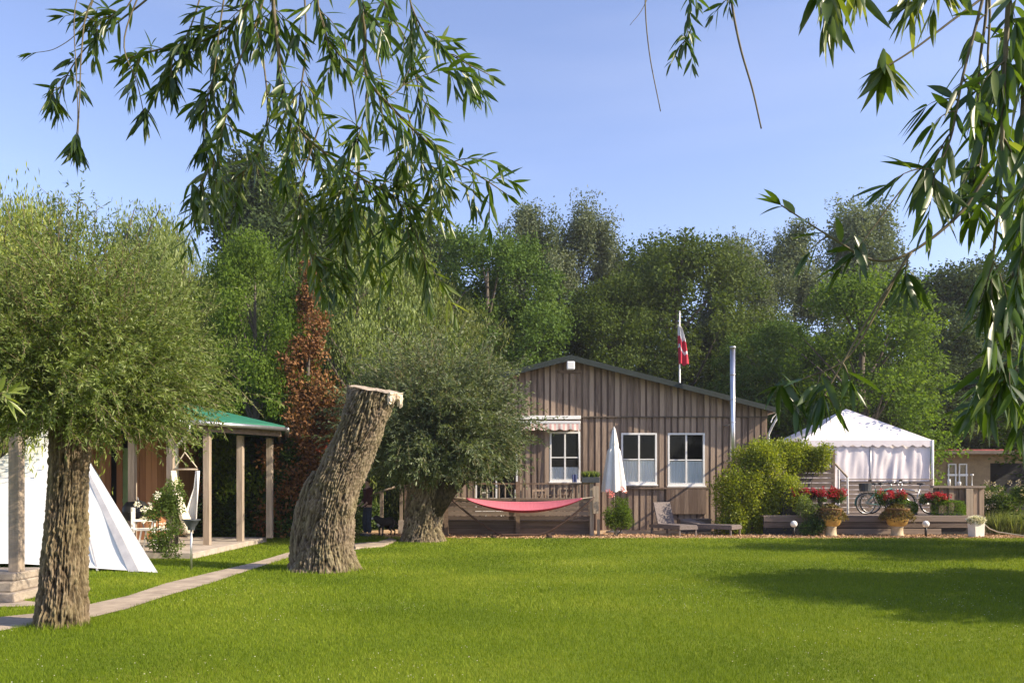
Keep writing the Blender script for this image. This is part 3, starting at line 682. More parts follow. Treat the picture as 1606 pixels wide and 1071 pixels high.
# ================================================================ shrubs and flowers
def shrub(name, c, blobs, m, nl, l, wd, label, cat='shrub', group=None, stems=6, petals=None, smooth_top=False):
    root = empty(name, (c[0], c[1], 0), label=label, cat=cat, group=group)
    st = MB()
    for k in range(stems):
        b = blobs[k % len(blobs)]; st.tube([(rng.normal()*.05, rng.normal()*.05, c[2]), (b[0]*.6, b[1]*.6, (c[2]+b[2])/2), (b[0]+rng.normal()*b[3]*.3, b[1], b[2]+b[3]*.3)], [.022, .015, .005], 5, False)
    st.build('stem', M['limb'], root, True)
    P = []; A = []; tot = sum(b[3]**2 for b in blobs); TT = []
    for b in blobs:
        k = int(nl*b[3]**2/tot); d = rdir(k); rad = b[3]*rng.random(k)**.35*(1+.25*np.sin(d[:, 0]*6+b[0]*9)*np.sin(d[:, 2]*6+b[2]*7))
        p = np.array(b[:3])+d*rad[:, None]*np.array([1, 1, b[4] if len(b) > 4 else 1]); P.append(p); A.append(nrm(d*.7+rdir(k)*.8)); TT.append(np.clip(rng.normal(.5, .22, k)+rng.normal(0, .1), 0, 1))
    P = np.concatenate(P); P = P+rng.normal(size=P.shape)*(.07 if name == 'climbing_shrub' else .02); A = np.concatenate(A); P[:, 2] = np.maximum(P[:, 2], c[2]+.01)
    leaves('foliage', P, A, l*rng.uniform(.6, 1.2, len(P)), wd*rng.uniform(.7, 1.2, len(P)), m, root, np.concatenate(TT))
    if petals:
        pm, heads, hr, cnt, nm = petals; FP = []; FA = []
        for h in heads:
            d = rdir(cnt); FP.append(np.array(h)+d*hr*rng.uniform(.3, 1, (cnt, 1))); FA.append(nrm(d+rdir(cnt)*.4))
        FP = np.concatenate(FP); leaves(nm, FP, np.concatenate(FA), hr*.55, hr*.45, pm, root)
    return root
def rb(c0, n, sx, sy, sz, r0, r1, zs=1.0):
    return [(c0[0]+rng.uniform(-sx, sx), c0[1]+rng.uniform(-sy, sy), c0[2]+rng.uniform(-sz, sz), rng.uniform(r0, r1), zs) for _ in range(n)]
# lime green climber beside the steel flue, spilling over the fence
x0 = W(1185, 0, 24.9).x
bl = [(x_+rng.uniform(-.1, .1), rng.uniform(-.3, .3), z_, rng.uniform(.17, .40), rng.uniform(.8, 1.5)) for x_ in np.linspace(-.95, 1.0, 8) for z_ in np.arange(.2, (2.45 if abs(x_-.1) < .5 else 1.75), .36)]+[(.1, 0, 2.55, .32, 1), (.45, .1, 2.5, .35, 1), (.7, .1, 2.35, .3, 1)]
shrub('climbing_shrub', (x0, 24.9, 0), bl, M['leaf_lime'], 42000, .08, .042, 'large lime green climber bush beside the steel flue pipe', stems=10)
x1 = W(1250, 0, 25.4).x
shrub('climbing_shrub', (x1, 25.4, 0), rb((-.2, 0, 2.45), 24, 1.0, .25, .25, .16, .34)+rb((.3, 0, 2.25), 9, .7, .2, .18, .12, .26), M['leaf_lime'], 30000, .08, .042, 'lime green vine spreading along the top of the plank fence', stems=8)
# small bush with pink flowers at the deck corner
x2 = W(968, 0, 23.9).x
shrub('flower_bush', (x2, 23.9, 0), rb((0, 0, .55), 9, .26, .15, .42, .18, .27), M['leaf_bright'], 5200, .07, .03, 'narrow green bush with pink blooms at the deck corner below the closed umbrella',
      petals=(M['petal_pink'], [(-.28, -.1, 1.35), (-.16, -.12, 1.28), (.13, -.1, 1.42), (.22, -.1, 1.36), (-.22, -.14, 1.22)], .075, 34, 'blooms'))
# rose bush with white blooms before the pavilion
x3 = W(262, 0, 16.9).x
shrub('rose_bush', (x3, 16.9, 0), rb((0, 0, .75), 13, .22, .2, .65, .14, .25)+rb((-.28, 0, 1.1), 4, .2, .1, .25, .12, .2), M['leaf_mid'], 4600, .06, .035, 'rose bush with large white blooms in front of the pavilion',
      petals=(M['petal_white'], [tuple(W(px, py, 16.6)-Vector((x3, 16.9, 0))) for px, py in ((234, 794), (227, 798), (225, 814), (255, 824), (215, 791), (246, 776))], .07, 40, 'blooms'))
shrub('climbing_rose', (W(276, 0, 18.2).x, 18.2, 0), rb((0, 0, .9), 12, .1, .1, .85, .10, .18), M['leaf_olive'], 2600, .06, .035, 'thin leafy climber growing up the pavilion corner post')
# grasses and pale blooms to the right
x4 = W(1572, 0, 25.6).x
shrub('flower_bush', (x4, 25.6, 0), rb((0, 0, 1.0), 14, .75, .3, .4, .2, .34), M['leaf_mid'], 6500, .09, .035, 'wild shrub with pale beige seed heads at right edge',
      petals=(M['seed_beige'], [(rng.uniform(-.85, .85), -.3+rng.uniform(-.1, .2), rng.uniform(.75, 1.65)) for _ in range(40)], .075, 22, 'seed_heads'))
gb = empty('ornamental_grass', (x4, 24.6, 0), label='clump of tall green garden grass behind the white hose', cat='grass')
n = 3600; P = np.stack([rng.uniform(-1.0, 1.6, n), rng.uniform(-.35, .35, n), np.zeros(n)], 1); A = nrm(np.stack([rng.normal(0, .22, n), rng.normal(0, .22, n), np.ones(n)], 1))
leaves('blades', P, A, rng.uniform(.35, .8, n), .018, M['leaf_olive'], gb)
x5 = W(1620, 0, 26).x
# geranium troughs, pots
def geranium(px, py, D, rx, rz, label, nb=5, dark=False):
    c = W(px, py, D); r0 = [(rng.uniform(-rx, rx)*.8, rng.uniform(-.12, .12), c.z+rng.uniform(-rz, rz)*.6-rz*.3, .15, .9) for _ in range(nb)]
    heads = [(rng.uniform(-rx, rx), rng.uniform(-.22, .0), c.z+rng.uniform(-.3, 1.0)*rz) for _ in range(int(14+rx*60))]
    return shrub('geranium', (c.x, D, c.z-rz*1.4), r0, M['leaf_mid'], 1500, .06, .045, label, cat='flowers', petals=(M['petal_red'], heads, .06, 30, 'blooms'), stems=5)
# ================================================================ timber house
def board_wall(mb, x0, x1, y, z0, ztop, holes, pitch=.108, seed=0, batten=True, th=.036):
    """board-and-batten, clipped by ztop(x) and by the window holes"""
    r = random.Random(seed); x = x0; i = 0
    while x < x1-.01:
        xe = min(x+pitch, x1); segs = [(z0, None)]
        pieces = []
        for (hx0, hx1, hz0, hz1) in holes:
            if xe > hx0+.004 and x < hx1-.004: pieces.append((hx0, hx1, hz0, hz1))
        prot = th if (i % 2 and batten) else 0.0
        xa, xb = (x-.018, xe+.018) if (i % 2 and batten) else (x, xe)
        t = r.uniform(.30, .9) if i % 2 else r.uniform(.05, .6)
        if not pieces:
            mb.prism([(xa, z0), (xb, z0), (xb, ztop(xb)), (xa, ztop(xa))], y-prot-.002, y+.03, t)
        else:
            hx0, hx1, hz0, hz1 = pieces[0]
            a2 = xa; b2 = xb
            mb.prism([(a2, z0), (b2, z0), (b2, hz0), (a2, hz0)], y-prot-.002, y+.03, t)
            mb.prism([(a2, hz1), (b2, hz1), (b2, ztop(b2)), (a2, ztop(a2))], y-prot-.002, y+.03, t)
            if x < hx0-.01: mb.box(xa, hx0, y-prot-.002, y+.03, hz0, hz1, t)
            if xe > hx1+.01: mb.box(hx1, xb, y-prot-.002, y+.03, hz0, hz1, t)
        x = xe; i += 1
HD = 27.0
def hx(px, D=HD): return (px-CX)/F*D
def hz(py, D=HD): return EYE+(HY-py)/F*D
house = empty('timber_house', (hx(893), HD, 0), label='weathered board clad bungalow with low gable and white windows', cat='house')
HX = house.location.x
xl, xr = hx(690)-HX, hx(1203)-HX
zr = 5.76; slope = .252
def topz(x): return zr-abs(x)*slope-.03
def win_rect(px0, px1, py0, py1): return (hx(px0)-HX, hx(px1)-HX, hz(py1), hz(py0))
w1 = win_rect(862, 910, 677, 756); w2 = win_rect(974, 1030, 679, 760); w3 = win_rect(1047, 1105, 679, 762); dr = (hx(745)-HX, hx(812)-HX, .55, hz(690))
holes = [w1, w2, w3, dr]
zs = hz(652)
mb = MB(); board_wall(mb, xl, xr, 0, .0, lambda x: min(topz(x), zs), holes, seed=4)
wall = mb.build('wall', M['boards'], house)
mb = MB(); board_wall(mb, xl, xr, -.055, zs-.02, topz, [], seed=9); mb.build('gable_boards', M['boards'], house)
mb = MB(); mb.box(xl-.01, xr+.01, -.105, -.02, zs-.055, zs-.022, .1); mb.build('drip_board', M['fascia'], house)
dpt = 8.0
mb = MB()
for xx, s_ in ((xl, 1), (xr, -1)):
    yy = .03; i = 0
    while yy < dpt:
        mb.box(xx+(0 if s_ > 0 else -.03), xx+(.03 if s_ > 0 else 0), yy, min(yy+.16, dpt), 0, topz(xx)-.02, random.random()); yy += .165; i += 1
mb.box(xl, xr, dpt, dpt+.03, 0, topz(xl)-.1, .4)
mb.build('side_wall', M['boards'], house)
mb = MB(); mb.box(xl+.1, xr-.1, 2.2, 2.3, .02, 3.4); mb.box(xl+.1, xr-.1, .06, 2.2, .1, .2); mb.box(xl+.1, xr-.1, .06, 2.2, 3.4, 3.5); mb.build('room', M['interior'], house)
# roof
rf = MB(); ov = .52; el = -(abs(xl)+.35); er = hx(1221, 26.2)-HX+.05
th = .07
rf.prism([(el, zr+el*slope), (0, zr), (er, zr-er*slope), (er, zr-er*slope+th), (0, zr+th+.02), (el, zr+el*slope+th)], -ov, dpt+.4)
roof = rf.build('roof', M['dark_roof'], house)
f = MB()
f.prism([(el, zr+el*slope-.10), (-.001, zr-.10), (-.001, zr-.004), (el, zr+el*slope-.004)], -ov-.012, -ov+.02); f.prism([(.001, zr-.10), (er, zr-er*slope-.10), (er, zr-er*slope-.004), (.001, zr-.004)], -ov-.012, -ov+.02)
f.build('fascia', M['dark_roof'], roof)
f = MB()
f.prism([(el+.02, zr+el*slope-.03), (0, zr-.03), (er-.02, zr-er*slope-.03), (er-.02, zr-er*slope-.006), (0, zr-.006), (el+.02, zr+el*slope-.006)], -ov+.021, -.02); f.build('soffit', M['rail_wood'], roof)
f = MB(); f.tube([(er+.06, -ov+.02, zr-er*slope-.02), (er+.06, dpt, zr-er*slope-.05)], .06, 10); g_ = f.build('gutter', M['zinc'], roof, True)
f = MB(); zz = zr-er*slope
f.tube([(er+.04, -.45, zz-.05), (er+.04, -.42, zz-.25), (er-.10, -.3, zz-.55), (xr+.03, -.06, zz-.80), (xr+.06, -.06, .1)], .038, 9); f.tube([(er+.06, -ov+.1, zz-.06), (er-.06, -ov+.3, zz-.25), (er-.2, -.5, zz-.42)], .02, 6); f.build('downpipe', M['white'], house, True)
# windows
def window(rect, sash=True, curtain=True, door=False, label=None):
    x0_, x1_, z0_, z1_ = rect; fr = MB(); y = -.045; b = .062; b2 = .10
    fr.box(x0_, x0_+b, y, .06, z0_, z1_); fr.box(x1_-b, x1_, y, .06, z0_, z1_); fr.box(x0_+b, x1_-b, y+.002, .06, z1_-b, z1_); fr.box(x0_+b, x1_-b, y+.002, .06, z0_, z0_+b2)
    xm = (x0_+x1_)/2; fr.box(xm-.028, xm+.028, y+.010, .05, z0_+b2, z1_-b)
    if not door:
        zm = z0_+(z1_-z0_)*.49
        fr.box(x0_+b, xm-.028, y+.014, .048, zm-.02, zm+.02); fr.box(xm+.028, x1_-b, y+.014, .048, zm-.02, zm+.02)
    o = fr.build('door' if door else 'window', M['white'], house, bevel=.004)
    p = MB(); p.add([(x0_+b, .02, z0_+b2), (x1_-b, .02, z0_+b2), (x1_-b, .02, z1_-b), (x0_+b, .02, z1_-b)], [(0, 1, 2, 3)]); p.build('pane', M['glass'], o)
    if curtain:
        zc = z0_+(z1_-z0_)*(.47 if curtain is True else curtain); rows = []
        for z in (z0_+.05, zc): rows.append([(x0_+.05+(x1_-x0_-.1)*k/60, .045+.010*math.sin(k*1.3)+.004*math.sin(k*3.1), z) for k in range(61)])
        c_ = MB(); c_.grid(rows); c_.build('curtain', M['curtain'], o, True)
    if not door:
        s_ = MB(); s_.box(x0_-.03, x1_+.03, -.10, -.046, z0_-.035, z0_+.012); s_.build('sill', M['white'], o, bevel=.004)
    else:
        s_ = MB(); s_.tube([(xm+.06, -.06, 1.55), (xm+.16, -.08, 1.55)], .012, 6); s_.build('handle', M['zinc'], o)
    return o
window(w2); window(w3); window(w1, curtain=.30); window(dr, door=True, curtain=False)
# ledge and low cladding under the windows
mb = MB(); mb.box(hx(985)-HX, hx(1112)-HX, -.13, -.03, hz(766.5), hz(764)); mb.build('ledge', M['rail_wood'], house)
mb = MB(); 
for k in range(9):
    a = hx(1044)-HX+k*.15; mb.box(a, a+.147, -.125, -.03, .55, hz(767), random.uniform(0, .35))
mb.build('hatch', M['boards'], house)
# lamp on the gable
lp = MB(); a = hx(893)-HX; lp.box(a-.13, a+.13, -.70, -.55, hz(580, 26.4), hz(567, 26.4)); lo = lp.build('floodlight', M['white'], house, bevel=.03)
mb = MB(); mb.tube([(a, -.56, hz(575)), (a, -.07, hz(575))], .04, 8); mb.build('bracket', M['darkgrey'], lo)
mb = MB(); mb.box(a-.42, a+.42, -.125, -.07, hz(586), hz(581.5)); mb.build('mounting_board', M['rail_wood'], house)
# awning
aw = empty('awning', (hx(868, 26.7), 26.75, 0), label='retracted striped awning over the deck window', cat='awning'); AX = aw.location.x
a0, a1 = hx(742, 26.7)-AX, hx(911, 26.7)-AX
mb = MB(); mb.box(a0, a1, -.04, .14, hz(657, 26.7), hz(651.5, 26.7)); mb.box(a0+.02, a1-.02, -.20, .12, hz(663.5, 26.4), hz(659.5, 26.4)); mb.build('cassette', M['white'], aw, bevel=.012)
rows = []
for k, z in enumerate(np.linspace(hz(664, 26.4), hz(672, 26.4), 4)):
    rows.append([(a0+.03+(a1-a0-.06)*j/120, -.21-.012*math.sin(j*.52)*k/3-.03, z-(0.05*abs(math.sin(j*.26)) if k == 3 else 0)) for j in range(121)])
mb = MB(); mb.grid(rows); mb.build('valance', M['awning'], aw, True)
mb = MB(); mb.tube([(a1-.08, -.12, hz(662)), (a1-.07, -.16, hz(737))], .014, 7); mb.build('crank_rod', M['white'], aw, True)
# flue
fl = empty('flue_pipe', (hx(1149, 25.95), 25.95, 0), label='tall steel flue pipe rising past the roof edge', cat='chimney')
mb = MB(); mb.tube([(0, 0, .55), (0, 0, hz(545, 25.95))], .085, 18); pp = mb.build('pipe', M['steel'], fl, True)
for z in (1.6, 2.6, 3.55, 4.3, 5.1): MB().tube([(0, 0, z), (0, 0, z+.035)], .094, 18).build('joint_band', M['zinc'], fl, True)
mb = MB(); mb.tube([(0, 0, hz(545, 25.95)-.03), (0, 0, hz(545, 25.95)+.03)], .105, 18); mb.build('cap', M['zinc'], fl, True)
for z in (2.3, 3.5): MB().box(-.03, .03, .08, 1.0, z, z+.04).build('bracket', M['zinc'], fl)
mb = MB(); mb.box(-.2, .2, -.2, .2, 0, .5); mb.tube([(0, 0, .5), (0, 0, .56)], .12, 16); mb.build('cleaning_box', M['zinc'], fl, bevel=.01)
# flag
fp = empty('flagpole', (W(1066, 0, 36).x, 36, 0), label='white flagpole with limp red and white flag behind the roof', cat='flagpole')
mb = MB(); mb.tube([(0, 0, 0), (0, 0, 4), (0, 0, W(0, 490, 36).z)], [.06, .05, .028], 10); mb.build('pole', M['white'], fp, True)
mb = MB(); mb.lathe([(.001, 0), (.05, .03), (.001, .08)], (0, 0, W(0, 490, 36).z), 10); mb.build('finial', M['white'], fp, True)
zt = W(0, 509, 36).z; zb = W(0, 572, 36).z; rows = []
for k in range(25):
    v = k/24; row = []
    for j in range(17):
        u = j/16; wdt = .16+.42*v**.8*(1-.25*v); row.append((-.10+u*wdt*1.0+.05*v, .08*math.sin(u*11+v*3)-.05, zt+(zb-zt)*v-.16*u*(1-v)+.05*math.sin(u*9)))
    rows.append(row)
def ft(i, j):
    s_ = i/24*1.0-(j/16)*.18
    return 0.0 if s_ < .24 or (.50 < s_+.03*math.sin(j) < .58) else 1.0
mb = MB(); mb.grid(rows, tf=ft); mb.build('flag', M['flag'], fp, True)
# ================================================================ left deck with railing
DK = 24.1
dk = empty('timber_deck', (hx(815, DK), DK, 0), label='raised wooden deck with horizontal boards and baluster railing', cat='deck'); DX = dk.location.x
def dx(px, D=DK): return hx(px, D)-DX
def dz(py, D=DK): return hz(py, D)
l0, l1 = dx(700), dx(930); zf = dz(815)
mb = MB(); 
for k in range(19): mb.box(l0, l1, .03+k*.152, .03+k*.152+.145, zf-.05, zf-.015, random.random())
mb.build('floor', M['planks'], dk)
mb = MB(); zz = zf
while zz < dz(785)-.02: mb.box(l0, l1, .0, .028, zz, zz+.118, random.uniform(0, .9)); zz += .135
mb.build('front_boards', M['planks'], dk)
mb = MB(); mb.box(l0-.03, l1+.05, .20, .24, .03, zf-.06, .35); mb.box(l0, l1, .185, .2, zf*.45, zf*.45+.02, 0); mb.build('skirt', M['planks'], dk)
mb = MB(); mb.box(l0, l1, -.03, .05, dz(784.5), dz(781.5)); mb.box(l0-.04, l1+.02, -.045, .065, dz(759.5), dz(757)); mb.build('rail', M['rail_wood'], dk)
mb = MB(); k = 0; x = l0+.12
bal = []
while x < l1-.1:
    b = MB(); b.box(x-.018, x+.018, -.008, .026, dz(781.3), dz(759.7)); bal.append(b); x += .185
for b in bal: b.build('baluster', M['post_wood'], dk)
for px in (700, 812, 928):
    b = MB(); b.box(dx(px)-.06, dx(px)+.06, -.06, -.0455+.0, .0, dz(755)); b.box(dx(px)-.055, dx(px)+.055, .066, .15, .0, dz(755)-.01); b.build('post', M['post_wood'] if px == 928 else M['rail_wood'], dk)
b = MB(); b.box(dx(817)-.02, dx(817)+.02, .16, .20, zf, dz(714)); b.build('post', M['post_wood'], dk)
b = MB(); b.box(l1+.12, l1+.2, -.1, -.02, 0, .5); b.box(l1+.0, l1+.16, -.12, -.11, dz(805), dz(762)); b.build('post', M['post_wood'], dk)
# deck plank box with plant
pb = MB(); bx = empty('planter_box', (hx(927, 24.0), 24.05, 0), label='dark planter with tufted plant on the deck railing', cat='planter')
pb.box(-.28, .26, -.09, .11, dz(757)+.004, dz(748)); pb.build('trough', M['darkgrey'], bx, bevel=.01)
n = 900; P = np.stack([rng.uniform(-.22, .22, n), rng.uniform(-.05, .08, n), np.full(n, dz(749))], 1); A = nrm(np.stack([rng.normal(0, .35, n), rng.normal(0, .35, n), np.full(n, 1.)], 1))
leaves('foliage', P, A, rng.uniform(.08, .24, n), .025, M['leaf_olive'], bx)
# garden chairs and table on the deck
def garden_chair(name, loc, rz, frame, seatm, label, z0, cat='chair', group=None, lattice=False):
    r = empty(name, (loc[0], loc[1], z0), rz, label, cat, group)
    b = MB(); b.box(-.24, .24, -.24, .22, .42, .455) if not lattice else [b.box(-.24, .24, -.24+k*.08, -.19+k*.08, .42, .445) for k in range(6)]
    b.build('seat', frame, r, bevel=.008)
    b = MB(); b.box(-.25, -.215, .18, .23, .42, .92); b.box(.215, .25, .18, .23, .42, .92); b.box(-.215, .215, .185, .225, .86, .92); b.box(-.215, .215, .185, .225, .50, .54)
    if lattice:
        for k in range(4):
            x_ = -.2+k*.11; b.tube([(x_, .2, .54), (x_+.1, .2, .86)], .012, 5); b.tube([(x_+.1, .212, .54), (x_, .212, .86)], .012, 5)
    else:
        for k in range(5): b.box(-.18+k*.083, -.15+k*.083, .19, .22, .54, .86)
    b.build('backrest', frame, r)
    for sx in (-1, 1):
        for sy in (-1, 1):
            b = MB(); b.tube([(sx*.22, sy*.2, .42), (sx*.25, sy*.26, 0)], .018, 6); b.build('leg', frame, r)
        b = MB(); b.box(sx*.25-.025, sx*.25+.025, -.24, .2, .62, .65); b.tube([(sx*.25, -.2, .42), (sx*.25, -.22, .62)], .016, 6); b.build('armrest', frame, r)
    if seatm: b = MB(); b.box(-.21, .21, -.22, .16, .457, .51); b.box(-.2, .2, .10, .17, .51, .85); b.build('cushion', seatm, r, bevel=.02)
    return r
zdk = zf-.012
garden_chair('garden_chair', (hx(770, 25.2), 25.3), 1.9, M['white_plastic'], M['black'], 'white deck chair with black cushion behind the railing, left one', zdk, group=None)
garden_chair('garden_chair', (hx(800, 25.5), 25.6), -1.7, M['white_plastic'], M['black'], 'white deck chair with black cushion near the glass door, right one', zdk)
garden_chair('folding_chair', (hx(850, 25.2), 25.2), .5, M['rail_wood'], None, 'brown lattice back wooden chair in the middle of the deck', zdk, lattice=True)
garden_chair('folding_chair', (hx(885, 25.3), 25.4), -.5, M['rail_wood'], None, 'brown lattice back wooden chair at the planter end of the deck', zdk, lattice=True)
tb = empty('garden_table', (hx(868, 25.9), 26.1, zdk), 0, 'small wooden table between the lattice back chairs', 'table'); b = MB(); b.box(-.5, .5, -.35, .35, .70, .735); b.build('tabletop', M['rail_wood'], tb, bevel=.006)
for sx in (-1, 1):
    for sy in (-1, 1): b = MB(); b.box(sx*.45-.025, sx*.45+.025, sy*.3-.025, sy*.3+.025, 0, .70); b.build('leg', M['rail_wood'], tb)
c = MB(); rows = [[(-.08+.16*j/8, -.02*math.sin(j*1.3)-.02*k, -.2-.26*k/6) for j in range(9)] for k in range(7)]; c.grid(rows); o = c.build('cloth', M['bluecloth'], None, True, loc=(hx(901, 26.75), 26.80, hz(735))); tag(o, 'small navy cloth hanging beside the deck window', 'cloth')
# ================================================================ hammock on its stand
HM = 23.5
st = empty('hammock_stand', (hx(815, HM), HM, 0), label='dark curved wooden stand holding the red hammock', cat='stand'); SX = st.location.x
a = hx(704, HM)-SX; bb = hx(932, HM)-SX
pts = []
for k in range(25):
    u = k/24; x = a+(bb-a)*u; v = abs(2*u-1); pts.append((x, 0, .07+(hz(779, HM)-.07)*max(0, (v-.25)/.75)**1.35))
mb = MB(); mb.tube(pts, .030, 8); mb.build('arched_beam', M['dark_wood'], st, True)
for sx in (hx(776, HM)-SX, hx(862, HM)-SX):
    mb = MB(); mb.box(sx-.05, sx+.05, -.55, .55, .0, .075); mb.build('foot', M['dark_wood'], st, bevel=.008)
hm = empty('hammock', (hx(821, HM), HM, 0), label='pink and red cloth hammock slung before the deck', cat='hammock'); HXX = hm.location.x
def hpt(u, v):
    x0_ = hx(731, HM)-HXX; x1_ = hx(913, HM)-HXX; x = x0_+(x1_-x0_)*u; s_ = math.sin(math.pi*u)**.75 if 0 < u < 1 else 0
    sag = hz(782, HM)-.40*(1-(2*u-1)**2)**.9; half = .30*s_+.03; a_ = (v-.5)*math.pi*.9
    return (x, half*math.sin(a_)*1.0, sag+half*.40*(1-math.cos(a_))*1.1-(half*.16 if v < .5 else -half*.55)*abs(math.sin(a_)))
rows = [[hpt(i/48, j/16) for j in range(17)] for i in range(49)]
mb = MB(); mb.grid([r_[3:] for r_ in rows]); mb.build('cloth', M['pinkcloth'], hm, True, solid=.006)
mb = MB(); mb.grid([r_[:4] for r_ in rows]); mb.build('hem', M['redcloth'], hm, True, solid=.010)
mb = MB(); e0 = pts[0]; e1 = pts[-1]
for j in range(2, 15, 3):
    mb.tube([(e0[0]+SX-HXX, 0, e0[2]), rows[0][j]], .006, 4); mb.tube([(e1[0]+SX-HXX, 0, e1[2]), rows[-1][j]], .006, 4)
mb.build('cord', M['rope'], hm)
# closed parasol
um = empty('parasol', (hx(963, 25.6), 25.6, 0), label='closed white parasol standing before the board wall', cat='parasol')
mb = MB(); mb.tube([(0, 0, 0), (0, 0, hz(670, 25.6))], .024, 10); mb.build('pole', M['post_wood'], um, True)
rows = []
z1_, z0_ = hz(674, 25.6), hz(770, 25.6)
for k in range(22):
    v = k/21; r_ = .06+.30*v**.85*(1 if v < .92 else .96)
    if v < .30: r_ *= .9
    if .24 < v < .32: r_ *= .86
    rows.append([(r_*(1+.20*math.sin(7*q*2*math.pi/48+.3*v)*min(1, v*3+.2))*math.cos(q*2*math.pi/48), r_*(1+.20*math.sin(7*q*2*math.pi/48))*math.sin(q*2*math.pi/48), z1_+(z0_-z1_)*v-.03*math.sin(7*q*2*math.pi/48)*v) for q in range(49)])
mb = MB(); mb.grid(rows); mb.build('canopy', M['umbrella'], um, True)
mb = MB(); mb.lathe([(.03, 0), (.05, .03), (.02, .09), (.001, .12)], (0, 0, z1_-.01), 12); mb.build('finial', M['umbrella'], um, True)
mb = MB(); mb.lathe([(.26, 0), (.26, .05), (.06, .08), (.05, .3)], (0, 0, 0), 20); mb.build('foot', M['concrete'], um, True)
# ================================================================ loungers
def lounger(px, D, rz, back, label):
    r = empty('sun_lounger', (hx(px, D), D, 0), rz, label, 'sun lounger', 'rattan loungers before the board wall')
    b = MB(); b.box(-.34, .34, -1.35, .05, .27, .33); b.build('seat', M['rattan'], r, bevel=.01)
    ro = Matrix.Rotation(back, 3, 'X'); b = MB(); vs = []
    for x in (-.34, .34):
        for y in (0, .74):
            for z in (-.03, .03): v = ro @ Vector((x, y, z)); vs.append((v.x, v.y+.06, v.z+.31))
    b.add(vs, [(0, 1, 3, 2), (4, 6, 7, 5), (0, 4, 5, 1), (2, 3, 7, 6), (0, 2, 6, 4), (1, 5, 7, 3)]); b.build('backrest', M['rattan'], r, bevel=.01)
    b = MB(); b.box(-.36, -.342, -1.37, .6, .20, .30); b.box(.342, .36, -1.37, .6, .20, .30); b.box(-.34, .34, -1.37, -1.352, .20, .30); b.build('frame', M['rattan'], r)
    for sx in (-.32, .32):
        for sy in (-1.3, .5): b = MB(); b.box(sx-.025, sx+.025, sy-.025, sy+.025, 0, .205); b.build('leg', M['rattan'], r)
    r.scale = (.92, .82, 1.0); return r
lounger(1046, 24.9, R(24), R(66), 'rattan sun lounger with raised back, left of the two')
lounger(1103, 24.8, R(48), R(9), 'rattan sun lounger lying flat, right of the two')
b = MB(); b.box(-.5, .5, -.25, .25, .02, .38); b.box(-.52, .52, -.27, .27, .382, .42); o = b.build('storage_bench', M['planks'], None, bevel=.01, loc=(hx(1090, 26.2), 26.3, 0)); tag(o, 'low wooden chest against the board wall behind the loungers', 'chest')
b = MB(); b.lathe([(.16, 0), (.2, .1), (.22, .45), (.18, .5)], (0, 0, 0), 18); o = b.build('water_can', M['teal'], None, True, loc=(hx(1146, 25.2), 25.3, 0)); tag(o, 'dark teal garden tub beside the lime bush', 'tub')
# ================================================================ terrace on the right with bikes, pots and fence
TD = 24.4; zt_ = .60
te = empty('timber_terrace', (hx(1360, TD), TD, 0), label='low grey plank terrace with stepped front boards', cat='deck'); TX = te.location.x
t0, t1 = hx(1198, TD)-TX, hx(1522, TD)-TX
mb = MB()
for k in range(64): mb.box(t0, t1+ (2.0 if k > 16 else 0), .02+k*.15, .02+k*.15+.143, zt_-.04, zt_, random.random())
mb.build('floor', M['planks'], te)
mb = MB(); mb.box(t0, t1, -.02, .015, zt_-.19, zt_-.045, .6); mb.box(t0, t1, .004, .03, zt_-.37, zt_-.205, .3); mb.box(t0+1.0, t1-.9, -.015, .02, .03, zt_-.40, .75); mb.build('front_boards', M['planks'], te)
mb = MB(); mb.box(t0, t1, .06, .10, 0, zt_-.05, 0); mb.build('back_board', M['interior'], te)
# fence behind the bikes
fe = empty('plank_fence', (hx(1395, 26.4), 26.4, zt_), label='low grey plank fence behind the parked bicycles', cat='fence')
fx = fe.location.x; f0, f1 = hx(1318, 26.4)-fx, hx(1462, 26.4)-fx
mb = MB()
for k in range(7): mb.box(f0, f1, 0, .025, .06+k*.145, .06+k*.145+.13, random.random())
mb.build('boards', M['planks'], fe); 
for k in range(4): b = MB(); x = f0+(f1-f0)*k/3; b.box(x-.04, x+.04, .026, .10, -.0, 1.10); b.build('post', M['post_wood'], fe)
mb = MB(); mb.box(f0-.03, f1+.03, -.03, .12, 1.101, 1.135, .9); mb.build('cap_rail', M['planks'], fe)
# screen fence below the vine
fe = empty('plank_fence', (hx(1275, 25.5), 25.5, .0), label='taller horizontal plank screen below the lime vine', cat='fence')
mb = MB(); q0, q1 = hx(1236, 25.5)-fe.location.x, hx(1308, 25.5)-fe.location.x
for k in range(9): mb.box(q0, q1, 0, .028, zt_+.05+k*.16, zt_+.05+k*.16+.145, random.uniform(0, .6))
mb.build('boards', M['planks'], fe)
for x in (q0, q1-.0): b = MB(); b.box(x-.045, x+.045, .03, .12, zt_, hz(706, 25.5)); b.build('post', M['rail_wood'], fe)
# white stair rail
sr = empty('stair_rail', (hx(1318, 25.7), 25.75, zt_), label='pale wooden rail sloping down beside the plank screen', cat='railing')
a = [Vector((hx(p, 25.7)-sr.location.x, 0, hz(y, 25.7)-zt_)) for p, y in ((1306, 722), (1330, 748), (1331, 800), (1316, 735), (1317, 800))]
b = MB(); b.tube([a[0], a[1]], .035, 8); b.build('handrail', M['post_wood'], sr); 
for p, q in ((a[1], a[2]), (a[3], a[4])): b = MB(); b.tube([(p.x, 0, p.z-.02), (q.x, 0, 0)], .035, 8); b.build('post', M['white'], sr)
